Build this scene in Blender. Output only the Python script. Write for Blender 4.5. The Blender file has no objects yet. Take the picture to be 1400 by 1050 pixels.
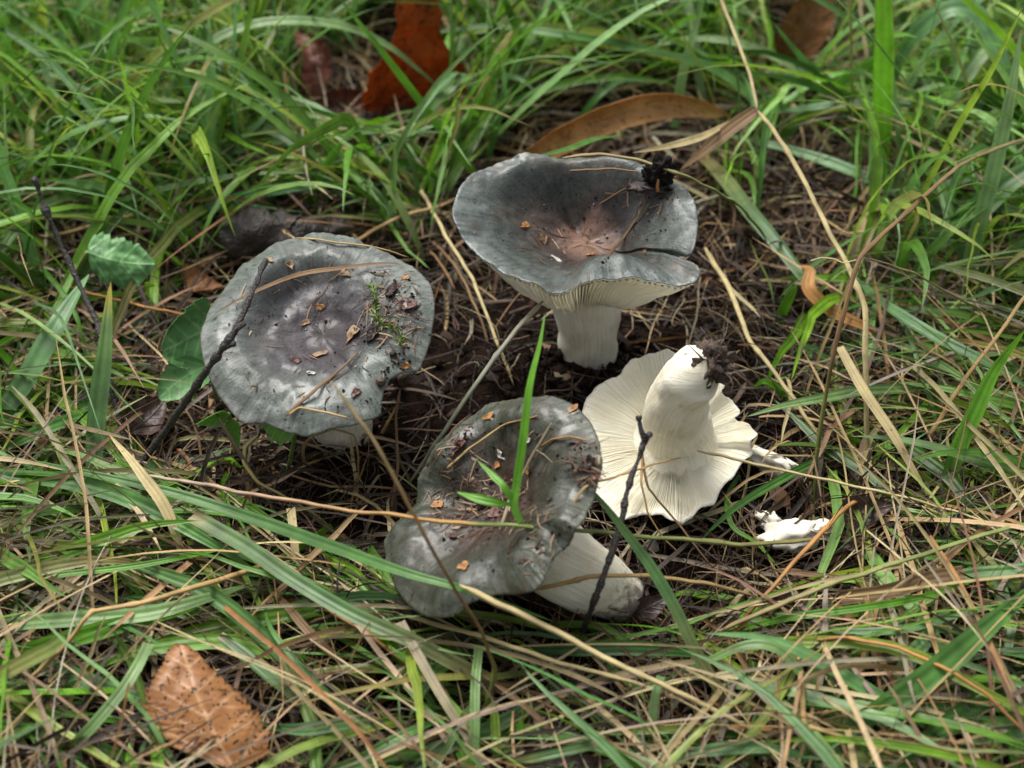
import bpy, math, random
import numpy as np
from mathutils import Vector, noise as mnoise
from mathutils.bvhtree import BVHTree

random.seed(7)
rng = np.random.default_rng(11)
U = 0.01                       # everything below is written in centimetres
sc = bpy.context.scene
col = sc.collection

# ------------------------------------------------------------------ camera
PITCH = math.radians(38)
DIST = 60.0
LENS = 60.0
CAM = np.array([0.0, -DIST * math.cos(PITCH), DIST * math.sin(PITCH)])
FWD = np.array([0.0, math.cos(PITCH), -math.sin(PITCH)])
UPV = np.array([0.0, math.sin(PITCH), math.cos(PITCH)])
RGT = np.array([1.0, 0.0, 0.0])
camd = bpy.data.cameras.new('camera')
camd.lens = LENS
camd.sensor_width = 36.0
camd.clip_start = 0.01
camd.clip_end = 200.0
camd.dof.use_dof = True
camd.dof.focus_distance = 0.535
camd.dof.aperture_fstop = 12.0
camo = bpy.data.objects.new('camera', camd)
camo.location = CAM * U
camo.rotation_euler = (math.pi / 2 - PITCH, 0, 0)
col.objects.link(camo)
sc.camera = camo

# ------------------------------------------------------------------ sky, sun, exposure
world = bpy.data.worlds.new('World')
sc.world = world
world.use_nodes = True
wn = world.node_tree
bg = wn.nodes['Background']
sky = wn.nodes.new('ShaderNodeTexSky')
sky.sky_type = 'NISHITA'
sky.sun_disc = False
SUN_EL, SUN_AZ = math.radians(64), math.radians(-35)
sky.sun_elevation = SUN_EL
sky.sun_rotation = SUN_AZ
sky.dust_density = 6.0
sky.air_density = 1.0
sky.ozone_density = 1.0
hs = wn.nodes.new('ShaderNodeHueSaturation')
hs.inputs['Saturation'].default_value = 0.28
wn.links.new(sky.outputs[0], hs.inputs['Color'])
wn.links.new(hs.outputs[0], bg.inputs['Color'])
bg.inputs['Strength'].default_value = 0.075
sund = bpy.data.lights.new('sun', 'SUN')
sund.energy = 1.5
sund.angle = math.radians(38)
sund.color = (1.0, 0.97, 0.92)
suno = bpy.data.objects.new('sun', sund)
sdir = Vector((math.sin(SUN_AZ) * math.cos(SUN_EL), math.cos(SUN_AZ) * math.cos(SUN_EL), math.sin(SUN_EL)))
suno.rotation_euler = sdir.to_track_quat('Z', 'Y').to_euler()
suno.location = (0, 0, 3)
col.objects.link(suno)
sc.view_settings.view_transform = 'Standard'
sc.view_settings.look = 'None'
sc.view_settings.gamma = 1.0
sc.view_settings.exposure = 1.46
sc.view_settings.use_curve_mapping = False
sc.cycles.use_denoising = True
sc.cycles.max_bounces = 8
sc.cycles.transparent_max_bounces = 6

# ------------------------------------------------------------------ helpers: rays, curves, meshes
def nrm(v):
    v = np.asarray(v, float)
    return v / (np.linalg.norm(v, axis=-1, keepdims=True) + 1e-12)

def ray(px, py):
    return nrm(FWD + RGT * ((px - 700) / 1400 * 36 / LENS) + UPV * ((525 - py) / 1400 * 36 / LENS))

BVHS = []
def hit(px, py):
    d = ray(px, py)
    best = None
    for b in BVHS:
        loc, n, i, dist = b.ray_cast(Vector(CAM), Vector(d))
        if loc is not None and (best is None or dist < best[2]):
            best = (np.array(loc), np.array(n), dist)
    if best is None:
        t = -CAM[2] / d[2]
        return CAM + d * t, np.array([0, 0, 1.0])
    n = best[1]
    if n @ d > 0:
        n = -n
    return best[0], n

def at(px, py, h=0.0):
    """point of the place seen at (px,py): at height h (cm), or h*1j above the first surface met"""
    d = ray(px, py)
    if isinstance(h, complex):
        p, n = hit(px, py)
        return p - d * h.imag
    t = (h - CAM[2]) / d[2]
    return CAM + d * t

def atplane(px, py, c, n):
    d = ray(px, py)
    t = ((c - CAM) @ n) / (d @ n)
    return CAM + d * t

def proj(P):
    q = np.asarray(P) - CAM
    z = q @ FWD
    return 700 + (q @ RGT) / z * 1400 * LENS / 36, 525 - (q @ UPV) / z * 1400 * LENS / 36

def pxcm(p):
    """centimetres per photo pixel at point p"""
    return ((np.asarray(p) - CAM) @ FWD) * 36 / LENS / 1400

def curve(P, n, closed=False):
    P = np.asarray(P, float)
    if closed:
        P = np.vstack([P[-2:], P, P[:3]])
    else:
        P = np.vstack([2 * P[0] - P[1], P, 2 * P[-1] - P[-2]])
    d = np.sqrt(np.linalg.norm(np.diff(P, axis=0), axis=1)) + 1e-6
    t = np.concatenate([[0], np.cumsum(d)])
    a, b = (2, len(P) - 3) if closed else (1, len(P) - 2)
    ts = np.linspace(t[a], t[b], n, endpoint=not closed)
    out = np.empty((n, P.shape[1]))
    for k, x in enumerate(ts):
        i = min(max(np.searchsorted(t, x, 'right') - 1, a), b - 1)
        p0, p1, p2, p3 = P[i - 1], P[i], P[i + 1], P[i + 2]
        t0, t1, t2, t3 = t[i - 1], t[i], t[i + 1], t[i + 2]
        A1 = (t1 - x) / (t1 - t0) * p0 + (x - t0) / (t1 - t0) * p1
        A2 = (t2 - x) / (t2 - t1) * p1 + (x - t1) / (t2 - t1) * p2
        A3 = (t3 - x) / (t3 - t2) * p2 + (x - t2) / (t3 - t2) * p3
        B1 = (t2 - x) / (t2 - t0) * A1 + (x - t0) / (t2 - t0) * A2
        B2 = (t3 - x) / (t3 - t1) * A2 + (x - t1) / (t3 - t1) * A3
        out[k] = (t2 - x) / (t2 - t1) * B1 + (x - t1) / (t2 - t1) * B2
    return out

def fbm(p, s, o=4):
    return mnoise.fractal(Vector((p[0] * s, p[1] * s, p[2] * s)), 0.9, 2.0, o)

def mk(name, V, F, mats, parent=None, attrs=None, origin=None, midx=None, smooth=True):
    """one mesh object; V in cm (world); attrs = {name: array}"""
    V = np.asarray(V, float)
    if parent is not None:
        o0 = np.array(parent.location) / U
    else:
        o0 = np.asarray(origin if origin is not None else V[0], float)
    me = bpy.data.meshes.new(name)
    W = (V - o0) * U
    if isinstance(F, np.ndarray):
        k = F.shape[1]
        me.vertices.add(len(W)); me.vertices.foreach_set('co', W.astype(np.float32).ravel())
        me.loops.add(F.size); me.loops.foreach_set('vertex_index', F.astype(np.int32).ravel())
        me.polygons.add(len(F))
        me.polygons.foreach_set('loop_start', np.arange(0, F.size, k, dtype=np.int32))
        me.polygons.foreach_set('loop_total', np.full(len(F), k, dtype=np.int32))
        me.update(calc_edges=True)
    else:
        me.from_pydata([tuple(v) for v in W], [], [tuple(int(i) for i in f) for f in F])
    for m in (mats if isinstance(mats, (list, tuple)) else [mats]):
        me.materials.append(m)
    if smooth:
        me.polygons.foreach_set('use_smooth', np.ones(len(me.polygons), dtype=bool))
    if midx is not None:
        me.polygons.foreach_set('material_index', np.asarray(midx, dtype=np.int32))
    for an, av in (attrs or {}).items():
        av = np.asarray(av, np.float32)
        if av.ndim == 1:
            a = me.attributes.new(an, 'FLOAT', 'POINT'); a.data.foreach_set('value', av)
        elif av.shape[1] == 3 and an != 'Col':
            a = me.attributes.new(an, 'FLOAT_VECTOR', 'POINT'); a.data.foreach_set('vector', av.ravel())
        else:
            c4 = np.ones((len(av), 4), np.float32); c4[:, :3] = av
            a = me.attributes.new(an, 'FLOAT_COLOR', 'POINT'); a.data.foreach_set('color', c4.ravel())
    ob = bpy.data.objects.new(name, me)
    col.objects.link(ob)
    if parent is not None:
        ob.parent = parent
    else:
        ob.location = o0 * U
    return ob

def tag(o, label, cat=None, group=None, kind=None):
    o['label'] = label
    if cat: o['category'] = cat
    if group: o['group'] = group
    if kind: o['kind'] = kind
    return o

def thing(name, label, cat, loc, group=None):
    o = bpy.data.objects.new(name, None)
    o.empty_display_size = 0.01
    o.location = np.asarray(loc) * U
    col.objects.link(o)
    return tag(o, label, cat, group)

def gridF(n, m, wrap=False, off=0):
    """quads of an n x m vertex grid (row major)"""
    i = np.arange(n - 1)[:, None]
    j = np.arange(m if wrap else m - 1)[None, :]
    j2 = (j + 1) % m
    a = i * m + j; b = i * m + j2; c = (i + 1) * m + j2; d = (i + 1) * m + j
    return np.stack([a, b, c, d], -1).reshape(-1, 4) + off

def tangents(P):
    return nrm(np.gradient(P, axis=0))

def stops(cs, v):
    """colour stops [(pos,(r,g,b)),...] sampled at v"""
    x = [c[0] for c in cs]
    return np.stack([np.interp(v, x, [c[1][k] for c in cs]) for k in range(3)], -1)

def ribbon(P, W, fac, fold=0.25, twist=None):
    n = len(P)
    T = tangents(P)
    S = nrm(np.cross(T, np.broadcast_to(fac, P.shape)))
    N = nrm(np.cross(S, T))
    if twist is not None:
        c, s = np.cos(twist)[:, None], np.sin(twist)[:, None]
        S, N = c * S + s * N, c * N - s * S
    us = np.array([-1, -.55, 0, .55, 1.0])
    V = P[:, None, :] + S[:, None, :] * (us[None, :, None] * W[:, None, None]) \
        + N[:, None, :] * (np.abs(us)[None, :, None] * W[:, None, None] * fold)
    return V.reshape(-1, 3), gridF(n, 5), np.tile(us, n), np.repeat(np.linspace(0, 1, n), 5)

def tube(P, R, k=7, cap=True, lump=0.0, ls=1.0, flat=1.0):
    n = len(P)
    T = tangents(P)
    ref = np.array([.31, .17, .93])
    if abs(T.mean(0) @ ref) > .9: ref = np.array([.9, .3, .1])
    S = nrm(np.cross(T, np.broadcast_to(ref, P.shape))); N = np.cross(S, T)
    a = np.linspace(0, 2 * np.pi, k, endpoint=False)
    D = S[:, None, :] * np.cos(a)[None, :, None] + N[:, None, :] * np.sin(a)[None, :, None] * flat
    V = P[:, None, :] + D * np.asarray(R)[:, None, None]
    V = V.reshape(-1, 3); D = D.reshape(-1, 3)
    if lump:
        q = np.array([fbm(v, ls, 3) for v in V])
        V = V + D * (q * lump)[:, None]
    F = [tuple(f) for f in gridF(n, k, True)]
    if cap:
        F += [tuple(range(k))[::-1], tuple((n - 1) * k + i for i in range(k))]
    return V, F, np.repeat(np.linspace(0, 1, n), k)

# ------------------------------------------------------------------ materials
def nt(name):
    m = bpy.data.materials.new(name)
    m.use_nodes = True
    t = m.node_tree
    b = t.nodes['Principled BSDF']
    return m, t, b, t.nodes['Material Output']

def nd(t, typ, ins=None, **kw):
    x = t.nodes.new(typ)
    for k, v in kw.items(): setattr(x, k, v)
    for k, v in (ins or {}).items():
        if hasattr(v, 'is_linked') or isinstance(v, bpy.types.NodeSocket): t.links.new(v, x.inputs[k])
        else: x.inputs[k].default_value = v
    return x

def ramp(t, fac, cs):
    r = t.nodes.new('ShaderNodeValToRGB')
    e = r.color_ramp.elements
    while len(e) < len(cs): e.new(0.5)
    for k, (p, c) in enumerate(cs):
        e[k].position = p
        e[k].color = (*c, 1) if len(c) == 3 else c
    t.links.new(fac, r.inputs[0])
    return r.outputs[0]

def mixc(t, fac, a, b, mode='MIX'):
    m = t.nodes.new('ShaderNodeMix'); m.data_type = 'RGBA'; m.blend_type = mode
    for k, v in ((0, fac), (6, a), (7, b)):
        if isinstance(v, bpy.types.NodeSocket): t.links.new(v, m.inputs[k])
        else: m.inputs[k].default_value = v if k == 0 else (*v, 1)
    return m.outputs[2]

def objc(t):
    return nd(t, 'ShaderNodeTexCoord').outputs['Object']

def bump(t, b, h, strength, dist):
    x = nd(t, 'ShaderNodeBump', {'Strength': strength, 'Distance': dist, 'Height': h})
    t.links.new(x.outputs[0], b.inputs['Normal'])

def blade_material(name, rough, transl, spec, ribs, spots):
    m, t, b, out = nt(name)
    c = nd(t, 'ShaderNodeAttribute', attribute_name='Col').outputs['Color']
    u = nd(t, 'ShaderNodeAttribute', attribute_name='bu').outputs['Fac']
    s = nd(t, 'ShaderNodeMath', {0: u, 1: ribs}, operation='MULTIPLY')
    s = nd(t, 'ShaderNodeMath', {0: s.outputs[0]}, operation='SINE')
    co = objc(t)
    n1 = nd(t, 'ShaderNodeTexNoise', {'Vector': co, 'Scale': 130.0, 'Detail': 4.0})
    n2 = nd(t, 'ShaderNodeTexNoise', {'Vector': co, 'Scale': 900.0, 'Detail': 3.0})
    f = nd(t, 'ShaderNodeMapRange', {0: s.outputs[0], 1: -1.0, 2: 1.0, 3: 0.90, 4: 1.07})
    c1 = mixc(t, 1.0, c, (1, 1, 1), 'MULTIPLY')
    g = nd(t, 'ShaderNodeCombineColor', {0: f.outputs[0], 1: f.outputs[0], 2: f.outputs[0]})
    c2 = mixc(t, 1.0, c1, g.outputs[0], 'MULTIPLY')
    v = nd(t, 'ShaderNodeMapRange', {0: n1.outputs[0], 1: 0.3, 2: 0.7, 3: 0.72, 4: 1.25})
    g2 = nd(t, 'ShaderNodeCombineColor', {0: v.outputs[0], 1: v.outputs[0], 2: v.outputs[0]})
    c3 = mixc(t, 1.0, c2, g2.outputs[0], 'MULTIPLY')
    sp = nd(t, 'ShaderNodeMapRange', {0: n2.outputs[0], 1: 0.66, 2: 0.72, 3: 0.0, 4: spots})
    c4 = mixc(t, sp.outputs[0], c3, (0.06, 0.04, 0.02))
    t.links.new(c4, b.inputs['Base Color'])
    b.inputs['Roughness'].default_value = rough
    b.inputs['Specular IOR Level'].default_value = spec
    bump(t, b, s.outputs[0], 0.22, 0.0004)
    tr = nd(t, 'ShaderNodeBsdfTranslucent', {'Color': c4})
    mx = nd(t, 'ShaderNodeMixShader', {0: transl, 1: b.outputs[0], 2: tr.outputs[0]})
    t.links.new(mx.outputs[0], out.inputs['Surface'])
    return m

M_GREEN = blade_material('grass_green', 0.38, 0.42, 0.42, 7.5, 0.5)
M_DRY = blade_material('grass_dry', 0.62, 0.15, 0.35, 9.0, 0.7)

def simple_noise_mat(name, c1, c2, scale, rough=0.7, bs=0.5, bd=0.001, spec=0.4, sss=0.0, c3=None):
    m, t, b, out = nt(name)
    co = objc(t)
    n = nd(t, 'ShaderNodeTexNoise', {'Vector': co, 'Scale': scale, 'Detail': 6.0, 'Roughness': 0.65})
    cs = [(0.3, c1), (0.7, c2)] if c3 is None else [(0.28, c1), (0.5, c2), (0.72, c3)]
    t.links.new(ramp(t, n.outputs[0], cs), b.inputs['Base Color'])
    n2 = nd(t, 'ShaderNodeTexNoise', {'Vector': co, 'Scale': scale * 4, 'Detail': 4.0})
    b.inputs['Roughness'].default_value = rough
    b.inputs['Specular IOR Level'].default_value = spec
    if sss:
        b.inputs['Subsurface Weight'].default_value = sss
        b.inputs['Subsurface Radius'].default_value = (0.004, 0.003, 0.002)
        b.inputs['Subsurface Scale'].default_value = 1.0
    bump(t, b, n2.outputs[0], bs, bd)
    return m

M_SOIL = simple_noise_mat('soil', (0.003, 0.002, 0.0015), (0.016, 0.009, 0.006), 220, 0.95, 1.0, 0.003, 0.06, 0, (0.006, 0.004, 0.003))
M_CRUMB = simple_noise_mat('soil_crumb', (0.003, 0.002, 0.0015), (0.022, 0.013, 0.009), 300, 0.9, 0.8, 0.001, 0.1)
M_CLUMP = simple_noise_mat('soil_clump', (0.018, 0.013, 0.010), (0.13, 0.095, 0.072), 420, 0.8, 1.0, 0.0015, 0.25, 0, (0.05, 0.035, 0.026))
M_WOOD = simple_noise_mat('dark_bark', (0.008, 0.006, 0.005), (0.055, 0.040, 0.034), 200, 0.34, 0.9, 0.0015, 0.5)
M_TWIG = simple_noise_mat('black_twig', (0.004, 0.003, 0.004), (0.040, 0.032, 0.031), 350, 0.42, 1.0, 0.0012, 0.5, 0, (0.009, 0.007, 0.007))
M_REDTWIG = simple_noise_mat('dark_red_twig', (0.02, 0.010, 0.010), (0.11, 0.07, 0.06), 320, 0.5, 0.8, 0.0008)
def stem_material():
    m, t, b, out = nt('mushroom_stem_flesh')
    co = objc(t)
    pol = nd(t, 'ShaderNodeAttribute', attribute_name='pol').outputs['Vector']
    foot = nd(t, 'ShaderNodeAttribute', attribute_name='foot').outputs['Fac']
    n = nd(t, 'ShaderNodeTexNoise', {'Vector': co, 'Scale': 75.0, 'Detail': 6.0, 'Roughness': 0.65})
    c = ramp(t, n.outputs[0], [(0.28, (0.56, 0.49, 0.34)), (0.45, (0.74, 0.69, 0.54)), (0.7, (0.82, 0.79, 0.68))])
    st = nd(t, 'ShaderNodeTexNoise', {'Vector': pol, 'Scale': 14.0, 'Detail': 5.0, 'Roughness': 0.7})
    f = nd(t, 'ShaderNodeMapRange', {0: st.outputs[0], 1: 0.3, 2: 0.7, 3: 0.80, 4: 1.08})
    g = nd(t, 'ShaderNodeCombineColor', {0: f.outputs[0], 1: f.outputs[0], 2: f.outputs[0]})
    c = mixc(t, 1.0, c, g.outputs[0], 'MULTIPLY')
    n2 = nd(t, 'ShaderNodeTexNoise', {'Vector': co, 'Scale': 190.0, 'Detail': 5.0, 'Roughness': 0.7})
    d = nd(t, 'ShaderNodeMath', {0: foot, 1: n2.outputs[0]}, operation='ADD')
    df = nd(t, 'ShaderNodeMapRange', {0: d.outputs[0], 1: 1.18, 2: 1.36, 3: 0.0, 4: 0.85})
    c = mixc(t, df.outputs[0], c, (0.07, 0.045, 0.03))
    br = nd(t, 'ShaderNodeMapRange', {0: n2.outputs[0], 1: 0.66, 2: 0.74, 3: 0.0, 4: 0.55})
    c = mixc(t, br.outputs[0], c, (0.40, 0.29, 0.16))
    t.links.new(c, b.inputs['Base Color'])
    b.inputs['Roughness'].default_value = 0.55
    b.inputs['Specular IOR Level'].default_value = 0.35
    b.inputs['Subsurface Weight'].default_value = 0.12
    b.inputs['Subsurface Radius'].default_value = (0.004, 0.003, 0.002)
    h = nd(t, 'ShaderNodeMath', {0: st.outputs[0], 1: n2.outputs[0]}, operation='ADD')
    bump(t, b, h.outputs[0], 0.45, 0.0008)
    return m
M_STEM = stem_material()
M_FLESH = simple_noise_mat('white_flesh', (0.60, 0.56, 0.45), (0.80, 0.77, 0.68), 90, 0.6, 0.3, 0.0008, 0.3, 0.12)
M_CONE = simple_noise_mat('black_cone', (0.004, 0.003, 0.003), (0.018, 0.014, 0.012), 400, 0.8, 0.9, 0.001, 0.2)
M_ORANGE = simple_noise_mat('bud_scale_orange', (0.17, 0.065, 0.016), (0.40, 0.20, 0.06), 300, 0.5, 0.4, 0.0005)
M_REDBIT = simple_noise_mat('bud_scale_red', (0.035, 0.011, 0.009), (0.10, 0.035, 0.024), 300, 0.5, 0.4, 0.0005)
M_TANBIT = simple_noise_mat('tan_chip', (0.14, 0.085, 0.045), (0.32, 0.21, 0.11), 300, 0.6, 0.4, 0.0005)
M_PALEBIT = simple_noise_mat('pale_chip', (0.25, 0.23, 0.20), (0.5, 0.47, 0.41), 300, 0.6, 0.4, 0.0005)
M_DARKBIT = simple_noise_mat('dark_chip', (0.008, 0.005, 0.004), (0.04, 0.02, 0.016), 300, 0.5, 0.6, 0.0006)
M_MOSS = simple_noise_mat('moss_green', (0.06, 0.11, 0.02), (0.20, 0.26, 0.06), 300, 0.6, 0.3, 0.0005)

def gill_material():
    m, t, b, out = nt('gills_cream')
    co = objc(t)
    n = nd(t, 'ShaderNodeTexNoise', {'Vector': co, 'Scale': 60.0, 'Detail': 5.0})
    t.links.new(ramp(t, n.outputs[0], [(0.3, (0.78, 0.73, 0.57)), (0.65, (0.87, 0.85, 0.74))]), b.inputs['Base Color'])
    b.inputs['Roughness'].default_value = 0.6
    b.inputs['Specular IOR Level'].default_value = 0.25
    b.inputs['Subsurface Weight'].default_value = 0.15
    b.inputs['Subsurface Radius'].default_value = (0.003, 0.0022, 0.0014)
    return m
M_GILL = gill_material()

def cap_material(name, cs, patch, patch_amt, rough):
    """skin of a cap: colour by ring (rad), radial fibres (pol), mottling, wet sheen"""
    m, t, b, out = nt(name)
    rad = nd(t, 'ShaderNodeAttribute', attribute_name='rad').outputs['Fac']
    pol = nd(t, 'ShaderNodeAttribute', attribute_name='pol').outputs['Vector']
    co = objc(t)
    big = nd(t, 'ShaderNodeTexNoise', {'Vector': co, 'Scale': 42.0, 'Detail': 5.0, 'Roughness': 0.6})
    off = nd(t, 'ShaderNodeMath', {0: big.outputs[0], 1: 0.36}, operation='MULTIPLY')
    r2 = nd(t, 'ShaderNodeMath', {0: rad, 1: off.outputs[0]}, operation='ADD')
    r3 = nd(t, 'ShaderNodeMath', {0: r2.outputs[0], 1: 0.18}, operation='SUBTRACT')
    base = ramp(t, r3.outputs[0], cs)
    # radial fibres
    st = nd(t, 'ShaderNodeTexNoise', {'Vector': pol, 'Scale': 26.0, 'Detail': 4.0, 'Roughness': 0.7})
    sf = nd(t, 'ShaderNodeMapRange', {0: st.outputs[0], 1: 0.32, 2: 0.68, 3: 0.70, 4: 1.28})
    g = nd(t, 'ShaderNodeCombineColor', {0: sf.outputs[0], 1: sf.outputs[0], 2: sf.outputs[0]})
    c = mixc(t, 0.9, base, g.outputs[0], 'MULTIPLY')
    # patches of another tint
    pn = nd(t, 'ShaderNodeTexNoise', {'Vector': co, 'Scale': 75.0, 'Detail': 6.0, 'Roughness': 0.65, 'Distortion': 0.5})
    pf = nd(t, 'ShaderNodeMapRange', {0: pn.outputs[0], 1: 0.50, 2: 0.68, 3: 0.0, 4: patch_amt})
    c = mixc(t, pf.outputs[0], c, patch)
    fine = nd(t, 'ShaderNodeTexNoise', {'Vector': co, 'Scale': 520.0, 'Detail': 4.0, 'Roughness': 0.7})
    ff = nd(t, 'ShaderNodeMapRange', {0: fine.outputs[0], 1: 0.3, 2: 0.7, 3: 0.82, 4: 1.18})
    g2 = nd(t, 'ShaderNodeCombineColor', {0: ff.outputs[0], 1: ff.outputs[0], 2: ff.outputs[0]})
    c = mixc(t, 1.0, c, g2.outputs[0], 'MULTIPLY')
    vo = nd(t, 'ShaderNodeTexNoise', {'Vector': co, 'Scale': 620.0, 'Detail': 1.0})
    vf = nd(t, 'ShaderNodeMapRange', {0: vo.outputs[0], 1: 0.69, 2: 0.71, 3: 0.0, 4: 0.85})
    c = mixc(t, vf.outputs[0], c, (0.012, 0.009, 0.008))
    t.links.new(c, b.inputs['Base Color'])
    rr = nd(t, 'ShaderNodeMapRange', {0: pn.outputs[0], 1: 0.3, 2: 0.7, 3: rough - 0.12, 4: rough + 0.18})
    t.links.new(rr.outputs[0], b.inputs['Roughness'])
    b.inputs['Specular IOR Level'].default_value = 0.26
    wet = nd(t, 'ShaderNodeMapRange', {0: big.outputs[0], 1: 0.45, 2: 0.62, 3: 0.10, 4: 0.42})
    t.links.new(wet.outputs[0], b.inputs['Coat Weight'])
    b.inputs['Coat Roughness'].default_value = 0.2
    h = nd(t, 'ShaderNodeMath', {0: st.outputs[0], 1: fine.outputs[0]}, operation='ADD')
    bump(t, b, h.outputs[0], 0.5, 0.0008)
    return m

CAP_A = cap_material('cap_skin_dark', [(0.0, (0.2352, 0.1344, 0.0930)), (0.22, (0.1400, 0.0874, 0.0672)), (0.34, (0.0343, 0.0262, 0.0232)), (0.6, (0.0403, 0.0444, 0.0383)), (0.88, (0.0605, 0.0736, 0.0665)), (1.0, (0.0857, 0.1008, 0.0927))], (0.0706, 0.0464, 0.0333), 0.6, 0.28)
CAP_B = cap_material('cap_skin_grey', [(0.0, (0.0302, 0.0218, 0.0235)), (0.27, (0.0336, 0.0269, 0.0311)), (0.48, (0.0487, 0.0487, 0.0496)), (0.68, (0.0798, 0.0924, 0.0823)), (0.92, (0.0924, 0.1075, 0.0941)), (1.0, (0.1260, 0.1386, 0.1218))], (0.0420, 0.0353, 0.0336), 0.6, 0.32)
CAP_C = cap_material('cap_skin_olive', [(0.0, (0.0342, 0.0182, 0.0114)), (0.24, (0.0395, 0.0236, 0.0160)), (0.42, (0.0304, 0.0258, 0.0182)), (0.66, (0.0365, 0.0395, 0.0281)), (0.9, (0.0456, 0.0517, 0.0380)), (1.0, (0.0684, 0.0745, 0.0562))], (0.0380, 0.0251, 0.0160), 0.6, 0.28)

def leaf_material(name, c1, c2, veinc, spotc, spots, rough, transl, spec=0.3, scale=90.0, spot_scale=420.0):
    m, t, b, out = nt(name)
    co = objc(t)
    vein = nd(t, 'ShaderNodeAttribute', attribute_name='vein').outputs['Fac']
    n = nd(t, 'ShaderNodeTexNoise', {'Vector': co, 'Scale': scale, 'Detail': 6.0, 'Roughness': 0.65})
    c = ramp(t, n.outputs[0], [(0.3, c1), (0.7, c2)])
    c = mixc(t, vein, c, veinc)
    n2 = nd(t, 'ShaderNodeTexNoise', {'Vector': co, 'Scale': spot_scale, 'Detail': 1.0})
    f = nd(t, 'ShaderNodeMapRange', {0: n2.outputs[0], 1: 0.615, 2: 0.655, 3: 0.0, 4: spots})
    c = mixc(t, f.outputs[0], c, spotc)
    t.links.new(c, b.inputs['Base Color'])
    b.inputs['Roughness'].default_value = rough
    b.inputs['Specular IOR Level'].default_value = spec
    n3 = nd(t, 'ShaderNodeTexNoise', {'Vector': co, 'Scale': 300.0, 'Detail': 5.0})
    h = nd(t, 'ShaderNodeMath', {0: n3.outputs[0], 1: vein}, operation='ADD')
    bump(t, b, h.outputs[0], 0.4, 0.0004)
    tr = nd(t, 'ShaderNodeBsdfTranslucent', {'Color': c})
    mx = nd(t, 'ShaderNodeMixShader', {0: transl, 1: b.outputs[0], 2: tr.outputs[0]})
    t.links.new(mx.outputs[0], out.inputs['Surface'])
    return m

L_ORANGE = leaf_material('leaf_orange', (0.19, 0.078, 0.026), (0.36, 0.165, 0.058), (0.52, 0.31, 0.16), (0.025, 0.014, 0.012), 0.95, 0.38, 0.12, spot_scale=900.0)
L_RUST = leaf_material('leaf_rust', (0.225, 0.054, 0.015), (0.570, 0.143, 0.022), (0.390, 0.120, 0.045), (0.05, 0.015, 0.01), 0.6, 0.45, 0.42)
L_MAROON = leaf_material('leaf_maroon', (0.115, 0.041, 0.030), (0.270, 0.101, 0.074), (0.297, 0.149, 0.108), (0.03, 0.012, 0.01), 0.5, 0.4, 0.12)
L_TAN = leaf_material('leaf_tan', (0.319, 0.152, 0.043), (0.667, 0.362, 0.131), (0.609, 0.348, 0.160), (0.09, 0.04, 0.02), 0.5, 0.5, 0.2)
L_BROWN = leaf_material('leaf_brown', (0.140, 0.059, 0.025), (0.336, 0.154, 0.063), (0.308, 0.154, 0.070), (0.04, 0.02, 0.01), 0.5, 0.45, 0.15)
L_DARK = leaf_material('leaf_dark', (0.028, 0.018, 0.016), (0.085, 0.052, 0.042), (0.09, 0.06, 0.05), (0.02, 0.012, 0.01), 0.5, 0.4, 0.06)
L_GREEN = leaf_material('leaf_green', (0.077, 0.195, 0.068), (0.162, 0.370, 0.124), (0.261, 0.468, 0.203), (0.05, 0.06, 0.02), 0.3, 0.4, 0.22)
L_LIGHTGREEN = leaf_material('leaf_light_green', (0.091, 0.247, 0.033), (0.182, 0.403, 0.065), (0.260, 0.468, 0.130), (0.05, 0.08, 0.02), 0.2, 0.4, 0.28)

# ------------------------------------------------------------------ ground
def zg(x, y):
    x = np.asarray(x, float); y = np.asarray(y, float)
    z = .35 * np.sin(.21 * x + 1.3) * np.cos(.17 * y + .4) + .22 * np.sin(.47 * x - .61 * y + 2) + .10 * np.sin(1.3 * x + .9 * y) * np.sin(1.1 * y - .5 * x)
    return z - 0.12 * np.exp(-((x - 2) / 9) ** 2 - ((y + .5) / 8) ** 2)

def axis(lo, hi, step, far):
    a = list(np.arange(lo, hi + 1e-6, step))
    s = step
    while a[-1] < far:
        s *= 1.35; a.append(a[-1] + s)
    s = step
    while a[0] > -far:
        s *= 1.35; a.insert(0, a[0] - s)
    return np.array(a)
gx = axis(-25, 25, 0.22, 3000); gy = axis(-22, 42, 0.24, 3000)
GX, GY = np.meshgrid(gx, gy)
GZ = zg(GX, GY)
nearm = (np.abs(GX) < 26) & (GY > -23) & (GY < 43)
GV = np.stack([GX, GY, GZ], -1).reshape(-1, 3)
nm = nearm.ravel()
dz = np.zeros(len(GV))
idx = np.nonzero(nm)[0]
dz[idx] = [0.38 * fbm(GV[i], 0.9, 5) for i in idx]
GV[:, 2] += dz
GF = gridF(len(gy), len(gx))
g = mk('ground', GV, GF, M_SOIL, origin=(0, 0, 0))
tag(g, 'dark wet crumbly soil under the grass', kind='structure')
BVHS.append(BVHTree.FromPolygons([Vector(v) for v in GV], [tuple(f) for f in GF.tolist()]))

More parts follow.
